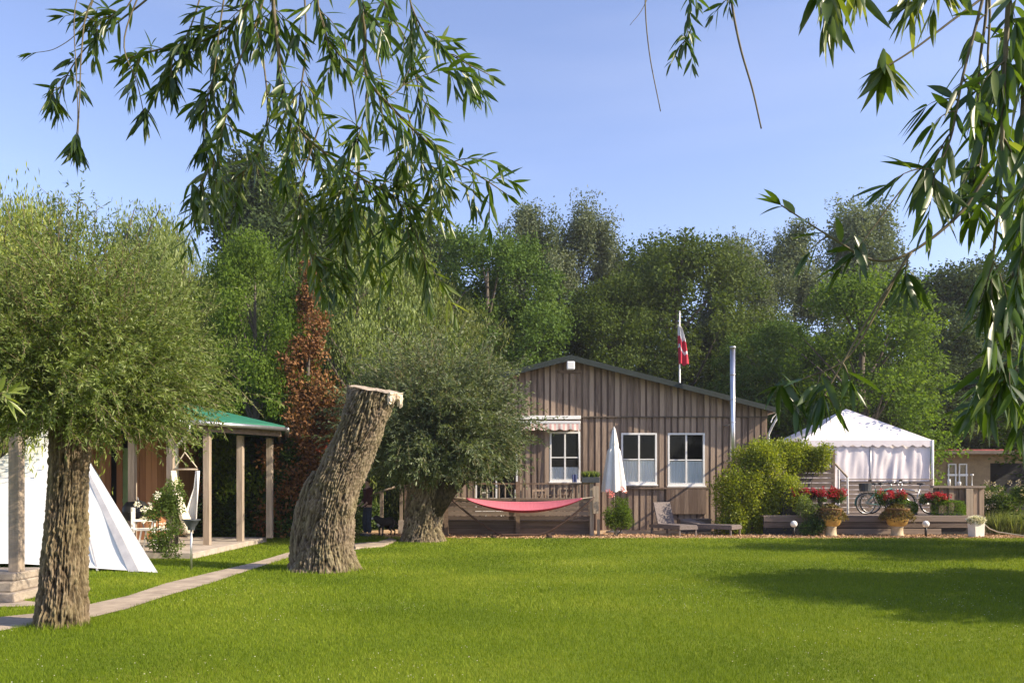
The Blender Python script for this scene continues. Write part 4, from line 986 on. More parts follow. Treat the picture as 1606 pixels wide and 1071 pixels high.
# vertical board planter wall at the terrace end
pw = empty('board_wall', (hx(1500, 24.9), 24.9, 0), label='grey vertical board wall with cap rail at the terrace end', cat='fence')
x_ = pw.location.x; p0, p1 = hx(1464, 24.9)-x_, hx(1542, 24.9)-x_
mb = MB(); x = p0; k = 0
while x < p1-.05: mb.box(x, x+.15, -(.02 if k % 2 else 0), .03, .45 if x < hx(1510, 24.9)-x_ else .0, hz(765, 24.9), random.uniform(.1, 1)); x += .158; k += 1
mb.build('boards', M['boards'], pw); mb = MB(); mb.box(p0-.04, p1+.04, -.08, .12, hz(765, 24.9)+.002, hz(761.5, 24.9), .8); mb.build('cap_rail', M['planks'], pw)
mb = MB(); mb.box(hx(1513, 24.9)-x_, hx(1524, 24.9)-x_, -.09, -.025, 0, hz(766, 24.9)); mb.build('post', M['post_wood'], pw)
zc = hz(761.5, 24.9)+.002
for i, (px, h, r_) in enumerate(((1489, .19, .045), (1505, .11, .05))):
    o = MB().lathe([(r_, 0), (r_, h), (r_*.8, h+.01)], (0, 0, 0), 14).build('candle', M['white'], None, True, loc=(hx(px, 24.9), 24.92, zc)); tag(o, ('taller' if i == 0 else 'shorter')+' white candle on the cap of the board wall', 'candle')
o = MB().lathe([(.03, 0), (.012, .02), (.010, .30), (.05, .32), (.045, .36)], (0, 0, 0), 12).build('candlestick', M['white'], None, True, loc=(hx(1525, 24.9), 24.92, zc)); tag(o, 'thin white candlestick on the cap of the board wall', 'candlestick')
# clipped box plants
def boxplant(px, py, D, r_, label, sq=1.0):
    c = W(px, py, D); root = empty('box_plant', (c.x, D, 0), label=label, cat='shrub')
    n = 5200; d = rdir(n); m_ = np.max(np.abs(d), axis=1, keepdims=True); e = d/m_**(.75*sq)
    e = e/np.abs(e).max()*1.0; P = e*np.array([r_[0], .24, r_[1]])*rng.uniform(.86, 1.03, (n, 1))+np.array([0, 0, c.z])
    b = MB(); b.tube([(0, 0, zt_ if D < 25 else .1), (0, 0, c.z)], .03, 6); b.build('stem', M['limb'], root); leaves('foliage', P, nrm(d+rdir(n)*.8), .035, .022, M['leaf_bright'], root)
    b = MB(); b.box(-r_[0]*.8, r_[0]*.8, -.2, .2, zt_+.002, max(zt_+.06, c.z-r_[1]+.05)); b.build('pot', M['darkgrey'], root)
boxplant(1487, 799, 24.7, (.46, .28), 'square clipped box shrub beside the board wall')
boxplant(1422, 797, 24.9, (.30, .22), 'rounded clipped box shrub behind the right ochre pot', .5)
# ochre goblet planters
def goblet(px, D, label, s_=1.0):
    r = empty('goblet_planter', (hx(px, D), D, 0), 0, label, 'planter', 'ochre goblet planters before the terrace'); h = hz(797, D)
    b = MB(); b.lathe([(.25*s_, 0), (.25*s_, .04), (.22*s_, .06), (.21*s_, .28*h), (.24*s_, .36*h)], (0, 0, 0), 28); b.build('pedestal', M['pedestal'], r, True)
    b = MB(); b.lathe([(.24*s_, .36*h), (.34*s_, .42*h), (.40*s_, .58*h), (.41*s_, .70*h)], (0, 0, 0), 28, closed=False); b.build('bowl', M['ochre'], r, True)
    b = MB(); b.lathe([(.41*s_, .701*h), (.44*s_, .82*h), (.43*s_, .97*h), (.46*s_, 1.0*h), (.42*s_, 1.01*h), (.38*s_, .9*h), (.001, .89*h)], (0, 0, 0), 28, closed=False); b.build('rim', M['ochre_brown'], r, True)
    n = 1500; a_ = rng.uniform(0, 6.28, n); q = np.sqrt(rng.random(n))*.62*s_; P = np.stack([q*np.cos(a_), q*np.sin(a_), h*(1.12-.5*(q/.62/s_)**2)+rng.normal(0, .03, n)], 1)
    leaves('ground_cover', P, nrm(rdir(n)*.8+np.array([0, 0, .2])), .08, .04, M['leaf_bronze'], r)
    return r
goblet(1303, 23.95, 'ochre goblet planter below the left geraniums, left of the two', .74)
goblet(1407, 23.95, 'ochre goblet planter before the bicycles, right of the two', .78)
geranium(1268, 774, 24.6, .55, .16, 'wide red geraniums trailing in front of the plank screen', 8)
geranium(1306, 775, 24.1, .34, .22, 'red geraniums in the left goblet planter', 5)
geranium(1396, 778, 24.1, .40, .18, 'red geraniums in the right goblet planter', 5)
geranium(1467, 780, 24.6, .34, .14, 'red geraniums beside the square clipped shrub', 4)
ut = empty('plant_stand', (hx(1262, 24.75), 24.8, zt_), label='dark trough under the wide red geraniums', cat='planter'); b = MB(); b.box(-.72, .55, -.16, .16, .55, .76); b.build('trough', M['black'], ut, bevel=.01)
for sx in (-.68, .5): b = MB(); b.box(sx-.03, sx+.03, -.14, .14, 0, .55); b.build('leg', M['black'], ut)
b = MB(); b.box(-.62, -.2, -.15, .15, .002, .54); b.build('cupboard', M['black'], ut)
shrub('trailing_plant', (hx(1271, 24.15), 24.15, .0), rb((0, 0, .78), 7, .22, .1, .3, .14, .22), M['leaf_olive'], 2600, .06, .035, 'pale green trailing plant between left geraniums and goblet')
shrub('hosta_clump', (hx(1270, 24.0), 24.0, .0), rb((0, 0, .22), 6, .28, .12, .15, .12, .2), M['leaf_thuja'], 1800, .12, .03, 'dark leafy clump at the foot of the trailing plant')
geo_soil = None
# ball lamps
for px, lb in ((1245, 'white ball garden lamp left of the trailing plant'), (1452, 'white ball garden lamp right of the goblet planters')):
    r = empty('garden_lamp', (hx(px, 23.8), 23.8, 0), 0, lb, 'lamp', 'white ball lamps before the terrace'); zc_ = hz(821.5, 23.8)
    b = MB(); b.tube([(0, 0, 0), (0, 0, zc_-.07)], .035, 10); b.build('post', M['black'], r, True)
    b = MB(); b.lathe([(.001+.1*math.sin(math.pi*k/12), -.1*math.cos(math.pi*k/12)) for k in range(13)], (0, 0, zc_), 20, closed=False); b.build('globe', M['white'], r, True)
# white pot
r = empty('flower_pot', (hx(1531, 23.6), 23.6, 0), R(10), 'square cream pot overflowing with small white flowers', 'flower pot'); h = .44
b = MB(); b.prism([(-.15, 0), (.15, 0), (.17, h), (-.17, h)], -.15, .15); b.build('pot', M['white_plastic'], r, bevel=.01)
b = MB(); b.box(-.14, .14, -.14, .14, h, h+.02); b.build('soil', M['soil'], r)
n = 1400; d = rdir(n); P = d*np.array([.27, .25, .13])*rng.uniform(.5, 1, (n, 1))+np.array([0, 0, h+.06]); leaves('blooms', P, nrm(d+rdir(n)*.5), .035, .03, M['petal_white'], r); n = 500; d = rdir(n)
leaves('foliage', d*np.array([.25, .22, .11])+np.array([0, 0, h+.04]), rdir(n), .04, .02, M['leaf_mid'], r)
# hose
pts = [W(x, y, D) for x, y, D in ((1544, 822, 24.0), (1552, 829, 24.0), (1565, 834, 23.6), (1585, 837, 23.3), (1606, 840, 23.0), (1640, 845, 22.8), (1680, 850, 22.9))]
for p in pts: p.z = max(p.z, .018)
o = MB().tube(pts, .018, 8).build('garden_hose', M['rope'], None, True); tag(o, 'pale garden hose curving over the chips at the right edge', 'hose')
# low path light by the deck corner
# ================================================================ bicycles
def bicycle(px, D, rz, fm, label, basket=False):
    r = empty('bicycle', (hx(px, D), D, zt_), rz, label, 'bicycle', 'bicycles parked on the terrace')
    for x in (-.53, .53):
        b = MB(); b.torus((x, 0, .345), .325, .021, n=32, m=7); wh = b.build('wheel', M['rubber'], r, True)
        b = MB(); b.torus((x, 0, .345), .300, .011, n=32, m=6); b.build('rim', M['zinc'], wh, True)
        b = MB()
        for k in range(18): a_ = k*math.pi/9; b.tube([(x+.02*math.cos(a_), 0, .345+.02*math.sin(a_)), (x+.30*math.cos(a_), 0, .345+.30*math.sin(a_))], .0022, 3, False)
        b.build('spokes', M['zinc'], wh); b = MB(); b.tube([(x, -.05, .345), (x, .05, .345)], .022, 8); b.build('hub', M['zinc'], wh)
        b = MB(); rows = [[(x+.365*math.cos(a_), y, .345+.365*math.sin(a_)) for y in (-.03, .03)] for a_ in np.linspace(R(35 if x < 0 else 20), R(190 if x < 0 else 130), 14)]; b.grid(rows); b.build('mudguard', fm, r, True, solid=.003)
    bbk = (-.05, 0, .30); seat = (-.20, 0, .80); hd = (.36, 0, .82); hb = (.40, 0, .66)
    b = MB(); b.tube([bbk, seat], .017, 8); b.tube([(-.17, 0, .72), hd], .017, 8); b.tube([bbk, hb], .019, 8); b.tube([hd, hb], .02, 8)
    for s_ in (-.05, .05): b.tube([bbk, (-.53, s_, .345)], .010, 6); b.tube([(-.17, 0, .70), (-.53, s_, .345)], .010, 6); b.tube([hb, (.44, s_, .6), (.53, s_, .345)], .012, 6)
    b.build('frame', fm, r, True)
    b = MB(); b.tube([seat, (-.22, 0, .93)], .014, 7); b.build('seat_post', M['zinc'], r, True)
    b = MB(); b.lathe([(.03, 0), (.10, .02), (.09, .06), (.02, .07)], (0, 0, 0), 12); o = b.build('saddle', M['black'], r, True, loc=(-.24, 0, .93)); o.scale = (1.35, .85, 1)
    b = MB(); b.tube([hd, (.33, 0, .98)], .014, 7); b.tube([(.33, 0, .98), (.36, .10, 1.02), (.33, .25, 1.03), (.20, .29, 1.0)], .011, 7); b.tube([(.33, 0, .98), (.36, -.10, 1.02), (.33, -.25, 1.03), (.20, -.29, 1.0)], .011, 7); hbr = b.build('handlebar', M['zinc'], r, True)
    for s_ in (-.29, .29): b = MB(); b.tube([(.23, s_*.98, 1.008), (.12, s_*1.01, .985)], .017, 8); b.build('grip', M['black'], hbr, True)
    b = MB(); b.torus((-.05, -.03, .30), .085, .008, n=20, m=5); b.tube([(-.05, -.03, .30), (.08, -.05, .20)], .009, 5); b.tube([(-.05, .03, .30), (-.18, .05, .40)], .009, 5); b.box(.05, .13, -.12, -.05, .19, .21); b.box(-.22, -.14, .05, .12, .39, .41); b.build('crank', M['darkgrey'], r)
    b = MB(); b.tube([(-.28, .05, .74), (-.80, .05, .73)], .006, 5); b.tube([(-.28, -.05, .74), (-.80, -.05, .73)], .006, 5); b.tube([(-.80, -.05, .73), (-.80, .05, .73)], .006, 5); b.tube([(-.75, .05, .73), (-.53, .05, .36)], .006, 5); b.tube([(-.75, -.05, .73), (-.53, -.05, .36)], .006, 5); b.build('carrier', M['black'], r)
    b = MB(); b.lathe([(.001, 0), (.035, .03), (.035, .05), (.001, .06)], (0, 0, 0), 12); o = b.build('headlight', M['zinc'], r, True, loc=(.43, 0, .78)); o.rotation_euler = (0, R(90), 0)
    if basket:
        b = MB(); rows = [[(-.55+.17*math.cos(q*.524)*(1+.15*k/3), .15*math.sin(q*.524)*(1+.15*k/3), .745+.08*k) for q in range(13)] for k in range(4)]; b.grid(rows); b.box(-.68, -.42, -.12, .12, .742, .75); b.build('basket', M['darkgrey'], r, solid=.008)
    return r
bicycle(1382, 25.35, R(8), M['teal'], 'teal framed bicycle with basket, left of the parked pair', True)
bicycle(1392, 25.75, R(-6), M['darkgrey'], 'dark grey bicycle standing behind the teal one')
bicycle(1432, 25.45, R(172), M['zinc'], 'silver bicycle with raised handlebar nearest the board wall')
# ================================================================ marquee
MD = 28.6
mq = empty('marquee', (hx(1360, MD), MD, 0), label='white party marquee with low pyramid roof and scalloped valance', cat='marquee'); MX = mq.location.x
x0, x1 = hx(1258, MD)-MX, hx(1462, MD)-MX; ze = hz(690, MD); dp = 3.4; apx = (x0+x1)/2+ .05; apz = EYE+(HY-641)/F*(MD+dp/2)
ax = (1327-CX)/F*(MD+dp/2)-MX
b = MB()
cs = [(x0, 0, ze), (x1, 0, ze), (x1, dp, ze), (x0, dp, ze)]
for k in range(4):
    A_, B_ = Vector(cs[k]), Vector(cs[(k+1) % 4]); top_ = Vector((ax, dp/2, apz)); rows = []
    for i in range(15):
        v = i/14; rows.append([A_.lerp(B_, j/28).lerp(top_, v)+Vector((0, 0, -.10*math.sin(math.pi*v)*math.sin(math.pi*j/28)**.5+.018*noise.noise(Vector((j*.35, v*3, k*5.3)))*(1 if 0 < j < 28 and 0 < i < 14 else 0))) for j in range(29)])
    b.grid(rows)
b.build('roof', M['pvc'], mq, True)
b = MB()
for k in range(4):
    A_, B_ = Vector(cs[k]), Vector(cs[(k+1) % 4]); nn = 160; rows = []; out_ = (B_-A_).cross(Vector((0, 0, 1))).normalized()*.035
    for i in range(3): rows.append([A_.lerp(B_, j/nn)+out_+Vector((0, 0, -.08*i-(.09*abs(math.sin(j*math.pi/nn*13)) if i == 2 else 0)-.0)) for j in range(nn+1)])
    b.grid(rows)
b.build('valance', M['pvc'], mq, solid=.004)
def sidewall(A_, B_, nm, seed):
    b = MB(); rows = []; nn = 80
    for i in range(22):
        v = i/21; row = []
        for j in range(nn+1):
            u = j/nn; p = Vector(A_).lerp(Vector(B_), u); d = (Vector(B_)-Vector(A_)).cross(Vector((0, 0, 1))).normalized()
            wv = .055*noise.noise(Vector((u*9+seed, v*2.5+u*5, seed)))+.012*noise.noise(Vector((u*22+v*12, v*4, seed+3)))
            row.append(p+d*wv+Vector((0, 0, (zt_+.02-ze)*v)))
        rows.append(row)
    b.grid(rows); return b.build(nm, M['pvc'], mq, True)
xm_ = hx(1366, MD)-MX
sidewall((x0+.05, .05, ze), (xm_, .05, ze), 'side_sheet', 1); sidewall((xm_+.01, .07, ze), (x1-.05, .05, ze), 'side_sheet', 4); sidewall((x0+.05, dp-.05, ze), (x0+.05, .06, ze), 'side_sheet', 7); sidewall((x1-.05, dp-.05, ze), (x1-.05, .06, ze), 'side_sheet', 9); sidewall((x0+.06, dp-.05, ze), (x1-.06, dp-.05, ze), 'side_sheet', 12)
for p in cs: b = MB(); b.tube([(p[0], p[1]+(-.02 if p[1] == 0 else 0), zt_), (p[0], p[1]-(.02 if p[1] == 0 else 0), ze)], .045, 10); b.build('pole', M['white'], mq, True)
b = MB(); b.tube([(xm_, .03, zt_), (xm_, .03, ze)], .02, 8); b.build('pole', M['zinc'], mq, True)
# ================================================================ red roofed shed on the right
sh = empty('shed', (hx(1560, 34), 34, 0), label='ochre shed with flat red roof and dark open bay at right', cat='shed'); SXX = sh.location.x
def sx_(p): return hx(p, 34)-SXX
def sz_(p): return hz(p, 34)
b = MB(); b.box(sx_(1440), sx_(1553), 0, .12, 0, sz_(712)); b.box(sx_(1553), sx_(1700), 0, .12, sz_(726), sz_(712)); b.box(sx_(1440), sx_(1440)+.12, .12, 4, 0, sz_(712)); b.box(sx_(1640), sx_(1700), 0.12, .2, 0, sz_(726)); b.build('wall', mat('ochre_render', (.30, .22, .12), (.20, .145, .08), .9, (3, 3, 3), .3), sh)
b = MB(); b.box(sx_(1440), sx_(1700), 3.9, 4.0, 0, sz_(712)); b.box(sx_(1553)-.1, sx_(1553), .13, 3.9, 0, sz_(712)-.05); b.build('bay', M['interior'], sh)
b = MB(); b.prism([(sx_(1430), sz_(710)), (sx_(1710), sz_(710)), (sx_(1710), sz_(704)), (sx_(1430), sz_(706))], -.6, 4.3); b.build('roof', M['red_roof'], sh)
b = MB(); b.box(sx_(1430), sx_(1710), -.62, -.602, sz_(712.5), sz_(707.5)); b.build('fascia', M['fascia'], sh)
for q in (1486, 1503):
    b = MB(); a_, c_ = sx_(q), sx_(q+13); z_, y_ = sz_(762), sz_(727); b.box(a_, a_+.05, -.05, .0, z_, y_); b.box(c_-.05, c_, -.05, 0, z_, y_); b.box(a_+.05, c_-.05, -.048, 0, y_-.05, y_); b.box(a_-.03, c_+.03, -.06, 0, (z_+y_)/2-.05, (z_+y_)/2+.04); wd_ = b.build('window', M['white'], sh)
    b = MB(); b.box(a_+.05, c_-.05, -.02, -.004, z_, y_-.05); b.build('pane', M['glass'], wd_)
# ================================================================ left side: pavilion cabin, porch, tent, furniture
cb = empty('green_roofed_cabin', (-9.4, 21, 0), label='cabin with orange boards and green veranda roof at left', cat='cabin'); CB = cb.location
def cr(x, y, z): return (x-CB.x, y-CB.y, z)
def L2(px, D): return (px-CX)/F*D
b = MB(); b.slab([(x-CB.x, y-CB.y) for x, y in [(-14, 17.1), (-6.70, 16.75), (-6.65, 21.6), (-14, 22)]], .0, .13); b.build('terrace_slab', M['concrete'], cb, bevel=.01)
z_e = 3.0
P1 = Vector((-7.35, 18.0, z_e)); P2 = Vector((-5.87, 20.6, z_e)); P3 = Vector((-7.4, 26, z_e)); P4 = Vector((-14.5, 26, z_e)); P5 = Vector((-14.5, 18.6, z_e)); A1 = Vector((-9.2, 22.2, 3.78)); A2 = Vector((-13.5, 22.2, 3.8))
b = MB(); vs = [P1, P2, P3, P4, P5, A1, A2]; up_ = Vector((0, 0, .07)); vv = [v+up_ for v in vs]+list(vs)
b.add([v-CB for v in vv], [(0, 1, 5), (1, 2, 5), (2, 3, 6, 5), (3, 4, 6), (4, 0, 5, 6), (7, 8, 1, 0), (8, 9, 2, 1), (9, 10, 3, 2), (10, 11, 4, 3), (11, 7, 0, 4), (11, 10, 9, 8, 7)]); rfo = b.build('roof', M['green_roof'], cb)
b = MB()
for p, q in ((P1, P2), (P2, P3), (P5, P1)):
    d = (q-p).normalized(); nn_ = Vector((d.y, -d.x, 0))*.06; b.tube([p-CB+nn_+Vector((0, 0, -.02)), q-CB+nn_+Vector((0, 0, -.02))], .055, 10)
b.build('gutter', M['zinc'], rfo, True)
b = MB()
for p, q in ((P1, P2), (P2, P3), (P5, P1)):
    d = (q-p).normalized(); ins = Vector((-d.y, d.x, 0))*.12; a_ = p-CB+ins; c_ = q-CB+ins; t_ = Vector((-d.y, d.x, 0))*.06
    b.add([a_+Vector((0, 0, -.20)), c_+Vector((0, 0, -.20)), c_+Vector((0, 0, -.005)), a_+Vector((0, 0, -.005)), a_+t_+Vector((0, 0, -.20)), c_+t_+Vector((0, 0, -.20)), c_+t_+Vector((0, 0, -.005)), a_+t_+Vector((0, 0, -.005))], [(0, 1, 2, 3), (4, 7, 6, 5), (0, 4, 5, 1), (3, 2, 6, 7), (0, 3, 7, 4), (1, 5, 6, 2)])
b.build('beam', M['rail_wood'], cb)
for x, y in ((L2(268, 18.55), 18.55), (L2(325, 18.9), 18.9), (L2(377, 20.1), 20.1), (L2(423, 21.3), 21.3), (-9.0, 18.9)):
    b = MB(); b.box(x-.075-CB.x, x+.075-CB.x, y-.075-CB.y, y+.075-CB.y, .13, z_e-.21); b.build('post', M['post_wood'], cb, bevel=.006)
b = MB(); q = P1-CB+Vector((.08, -.05, -.05)); px_ = L2(277, 18.4)-CB.x; b.tube([q, q+Vector((0, 0, -.22)), (px_, 18.4-CB.y, 2.45), (px_, 18.4-CB.y, .13)], .04, 9); b.build('downpipe', M['zinc'], cb, True)
b = MB(); x = L2(110, 20.6)
k = 0; D_ = 20.6
while x < L2(242, D_): 
    if not (L2(190, D_) < x+.07 < L2(213, D_)) and not (L2(172, D_) < x+.07 < L2(186, D_)): b.box(x-CB.x, x+.14-CB.x, D_-CB.y, D_+.04-CB.y, .13, 2.85, random.random())
    x += .15; k += 1
b.box(L2(242, D_)-.03-CB.x, L2(242, D_)-CB.x, D_+.04-CB.y, 25.6-CB.y, .13, 2.9, .5); b.build('wall', M['cedar'], cb)
b = MB(); b.box(L2(190, D_)-CB.x, L2(213, D_)-CB.x, D_+.05-CB.y, D_+.09-CB.y, .14, 2.5); b.box(L2(190, D_)-CB.x, L2(213, D_)-CB.x, D_+.02-CB.y, D_+.05-CB.y, 1.1, 1.2); b.build('door', M['green_door'], cb)
b = MB(); b.box(L2(110, D_)-CB.x, L2(242, D_)-.05-CB.x, D_+.3-CB.y, D_+.35-CB.y, .13, 2.84); b.build('room', M['interior'], cb)
# porch on the near left
po = empty('wooden_porch', (-7.2, 11, 0), label='near porch post on stone steps with grey board wall behind at left edge', cat='porch'); PO = po.location
xx = L2(26, 11); b = MB(); b.box(xx-.072-PO.x, xx+.072-PO.x, -.072, .072, .38, 3.0); b.build('post', M['post_wood'], po, bevel=.008)
b = MB(); b.box(-4.5, xx+.12-PO.x, -.10, .10, 3.0, 3.2); b.box(xx-.09-PO.x, xx+.09-PO.x, .1, 1.0, 3.0, 3.18); b.build('beam', M['rail_wood'], po)
for k, (z0_, z1_, e, f_) in enumerate(((0, .13, .20, -.38), (.13, .27, .12, -.30), (.27, .38, .10, -.22))):
    b = MB(); b.box(-4, xx+e-PO.x, f_, .55, z0_+.001*k, z1_); b.build('step', M['stone'], po, bevel=.02)
b = MB(); x = L2(-60, 18)
while x < L2(47, 18): b.box(x-PO.x, x+.15-PO.x, 18-PO.y-(.02 if int(x*100) % 2 else 0), 18.05-PO.y, 0, 3.3, random.uniform(.3, 1)); x += .158
b.build('wall', M['boards'], po)
# tent
tn = empty('canvas_tent', (-8.6, 15.3, 0), label='bright white pointed canvas tent behind the left tree trunk', cat='tent'); TN = tn.location
pk = W(95, 650, 17.0); cA = Vector((*G(248, 898), 0.0)); cB = Vector((*G(-230, 886), 0.0)); cC = Vector((-9.0, 18.2, 0)); 
def face(a_, b__, c__, nm, m_, sag=.05, bow=.04):
    rows = []
    for i in range(21):
        v = i/20; row = []
        for j in range(31):
            u = j/30; p = a_.lerp(b__, u).lerp(c__, v); nrm_ = (b__-a_).cross(c__-a_).normalized(); e = math.sin(math.pi*u)*math.sin(math.pi*min(1, v*1.0))
            p = p-nrm_*sag*e+nrm_*.035*noise.noise(Vector((u*6+v*2, v*4, 2))); 
            if i == 0: p = p+Vector((0, 0, bow*math.sin(math.pi*u)))
            row.append(p-TN)
        rows.append(row)
    b = MB(); b.grid(rows); return b.build(nm, m_, tn, True)
face(cA, cB, pk, 'front_panel', M['canvas'], .05, .10); face(cC, cA, pk, 'side_panel', M['canvas'], .03); face(cB, cC, pk, 'back_panel', M['canvas'], .03)
b = MB()
for off, wd_ in ((.05, .05), (.17, .035)):
    a_ = pk.lerp(cB, 0.0); rows = []
    for i in range(13):
        v = i/12; p = pk.lerp(cA, v); q = pk.lerp(cA.lerp(cB, .055*off*20), v); r2 = pk.lerp(cA.lerp(cB, .055*(off+wd_)*20*.8), v); rows.append([q-TN+Vector((.0, -.02, .01)), r2-TN+Vector((.0, -.02, .01))])
    b.grid(rows)
b.build('seam', M['canvas_seam'], tn, solid=.006)
# hammock chair
D_ = 18.15; hc = empty('hammock_chair', (L2(291, D_), D_, 0), label='cream hanging hammock chair under the veranda corner', cat='hammock chair'); x_ = hc.location.x
def hp(px, py, dy=0): v = W(px, py, D_); return Vector((v.x-x_, dy, v.z))
b = MB(); b.tube([hp(290, 682), hp(290, 709)], .008, 5); b.tube([hp(290, 709), hp(274, 733)], .013, 5); b.tube([hp(290, 709), hp(309, 733)], .013, 5); b.build('rope', M['rope'], hc)
b = MB(); b.tube([hp(272, 736), hp(310, 736)], .022, 8); b.build('spreader_bar', M['post_wood'], hc, True)
def cloth(edge_l, edge_r, nm, depth, m_):
    rows = []
    for (pl_, pr_) in zip(edge_l, edge_r):
        row = []
        for j in range(13): u = j/12; p = hp(*pl_).lerp(hp(*pr_), u); row.append(p+Vector((.012*math.sin(j*2.2), depth*math.sin(math.pi*u)+.02*math.sin(j*2.5), 0)))
        rows.append(row)
    b = MB(); b.grid(rows); return b.build(nm, m_, hc, True, solid=.01)
cloth([(274, 738), (275, 765), (279, 790), (284, 812), (290, 833)], [(276, 738), (280, 765), (290, 792), (300, 815), (303, 836)], 'seat_cloth', -.22, M['ecru'])
cloth([(307, 738), (304, 765), (297, 785), (292, 800), (292, 828)], [(309, 738), (309, 765), (309, 790), (308, 812), (303, 832)], 'back_cloth', .16, M['canvas'])
b = MB(); 
for k in range(12):
    a_ = hp(277+k*2.0, 820+k*1.4); b.tube([a_, a_+Vector((.02, 0, -.16))], .006, 4)
b.build('fringe', M['ecru'], hc)
# brazier / fire bowl on a post
D_ = 14.55; fb = empty('garden_torch', (L2(300, D_), D_, 0), label='dark metal bowl on a thin post beside the path', cat='garden torch')
b = MB(); b.tube([(0, 0, 0), (0, 0, .80)], .020, 8); b.build('post', M['zinc'], fb, True)
b = MB(); b.lathe([(.06, .74), (.07, .80), (.10, .84), (.13, .90), (.16, .92), (.165, .935), (.14, .93), (.09, .87), (.001, .86)], (0, 0, 0), 24, closed=False); b.build('bowl', M['darkgrey'], fb, True)
# white lounge chair, kettle barbecue, table
garden_chair('garden_chair', (L2(218, 17.6), 17.8), R(120), M['white_plastic'], None, 'white plastic garden chair beside the tent', .13)
t_ = empty('garden_table', (L2(238, 17.3), 17.4, .13), R(10), 'low white garden table before the rose bush', 'table')
b = MB(); b.box(-.32, .32, -.25, .25, .44, .47); b.build('tabletop', M['white_plastic'], t_, bevel=.008)
for sx in (-1, 1):
    for sy in (-1, 1): b = MB(); b.tube([(sx*.2, sy*.2, .44), (sx*.28, sy*.22, 0)], .018, 6); b.build('leg', M['white_plastic'], t_)
kb = empty('kettle_barbecue', (L2(213, 19), 19, .13), 0, 'black kettle barbecue before the orange cabin wall', 'barbecue')
b = MB(); b.lathe([(.02, .52), (.20, .58), (.29, .72), (.30, .78)], (0, 0, 0), 24, closed=False); b.build('bowl', M['black'], kb, True); b = MB(); b.lathe([(.305, .785), (.29, .90), (.20, 1.02), (.04, 1.07), (.001, 1.07)], (0, 0, 0), 24, closed=False); ld = b.build('lid', M['black'], kb, True)
b = MB(); b.tube([(-.06, 0, 1.06), (-.05, 0, 1.12), (.05, 0, 1.12), (.06, 0, 1.06)], .012, 6); b.build('handle', M['zinc'], ld)
for k in range(3): a_ = k*2.094; b = MB(); b.tube([(.15*math.cos(a_), .15*math.sin(a_), .58), (.3*math.cos(a_), .3*math.sin(a_), 0)], .014, 6); b.build('leg', M['darkgrey'], kb)
# stair rail between the trunks
D_ = 25.2; sr = empty('stair_rail', (L2(615, D_), D_, 0), label='grey wooden stair rail between leaning stump and rounded willow', cat='railing'); x_ = sr.location.x
def sp(px, py): v = W(px, py, D_); return Vector((v.x-x_, 0, v.z))
for px, a_, c_ in ((598.5, 772, 836), (629.5, 754, 836), (637, 760, 836)):
    v = sp(px, a_); b = MB(); b.box(v.x-.05, v.x+.05, -.05, .05, 0, v.z); b.build('post', M['post_wood'] if px < 632 else M['rail_wood'], sr)
b = MB(); b.tube([sp(586, 774.5), sp(627, 761)], .03, 8); b.build('handrail', M['post_wood'], sr, True)
b = MB(); v = sp(631, 830); b.box(v.x-.11, v.x+.11, -.17, -.06, 0, .42); o = b.build('footing', M['concrete'], sr, bevel=.01)
# stepping stone at the end of the path
pts = [G(558, 861), G(600, 858), G(622, 849), G(612, 846), G(590, 853), G(556, 857)]
b = MB(); b.slab(pts, .004, .05); o = b.build('path_kerb', M['pathmat']); tag(o, kind='structure')
# ================================================================ person and dog between the trunks
D_ = 23.8
pe = empty('person', (L2(577, D_), D_, 0), R(-60), 'person in dark jacket and jeans standing beside the leaning stump', 'person')
def skin_body(name, verts, edges, rad, m_, parent, lv=2, root_i=0):
    me = bpy.data.meshes.new(name); me.from_pydata(verts, edges, []); me.update(); o = bpy.data.objects.new(name, me); COL.objects.link(o); me.materials.append(m_); o.parent = parent
    sm = o.modifiers.new('skin', 'SKIN'); sm.use_smooth_shade = True
    for i, r_ in enumerate(rad): me.skin_vertices[0].data[i].radius = r_ if isinstance(r_, tuple) else (r_, r_)
    for i in range(len(verts)): me.skin_vertices[0].data[i].use_root = (i == root_i)
    s_ = o.modifiers.new('sub', 'SUBSURF'); s_.levels = lv; s_.render_levels = lv; return o
# body faces -Y locally; z up
V_ = [(0, 0, .93), (0, 0, 1.08), (0, -.01, 1.28), (0, .0, 1.42), (0, -.01, 1.50), (0, -.03, 1.60), (0, -.03, 1.68),
      (.17, 0, 1.41), (.24, .01, 1.15), (.20, -.14, .97), (-.17, 0, 1.41), (-.24, .01, 1.15), (-.20, -.14, .97),
      (.09, 0, .88), (.10, -.02, .50), (.10, .02, .09), (.10, -.13, .04), (-.09, 0, .88), (-.11, -.06, .50), (-.11, -.03, .09), (-.11, -.18, .04)]
E_ = [(0, 1), (1, 2), (2, 3), (3, 4), (4, 5), (5, 6), (3, 7), (7, 8), (8, 9), (3, 10), (10, 11), (11, 12), (0, 13), (13, 14), (14, 15), (15, 16), (0, 17), (17, 18), (18, 19), (19, 20)]
Rr = [(.15, .11), (.13, .10), (.16, .11), (.12, .09), .05, .085, .07, .06, .045, .03, .06, .045, .03, .09, .065, .04, .035, .09, .065, .04, .035]
body = skin_body('body', V_, E_, Rr, M['skin'], pe)
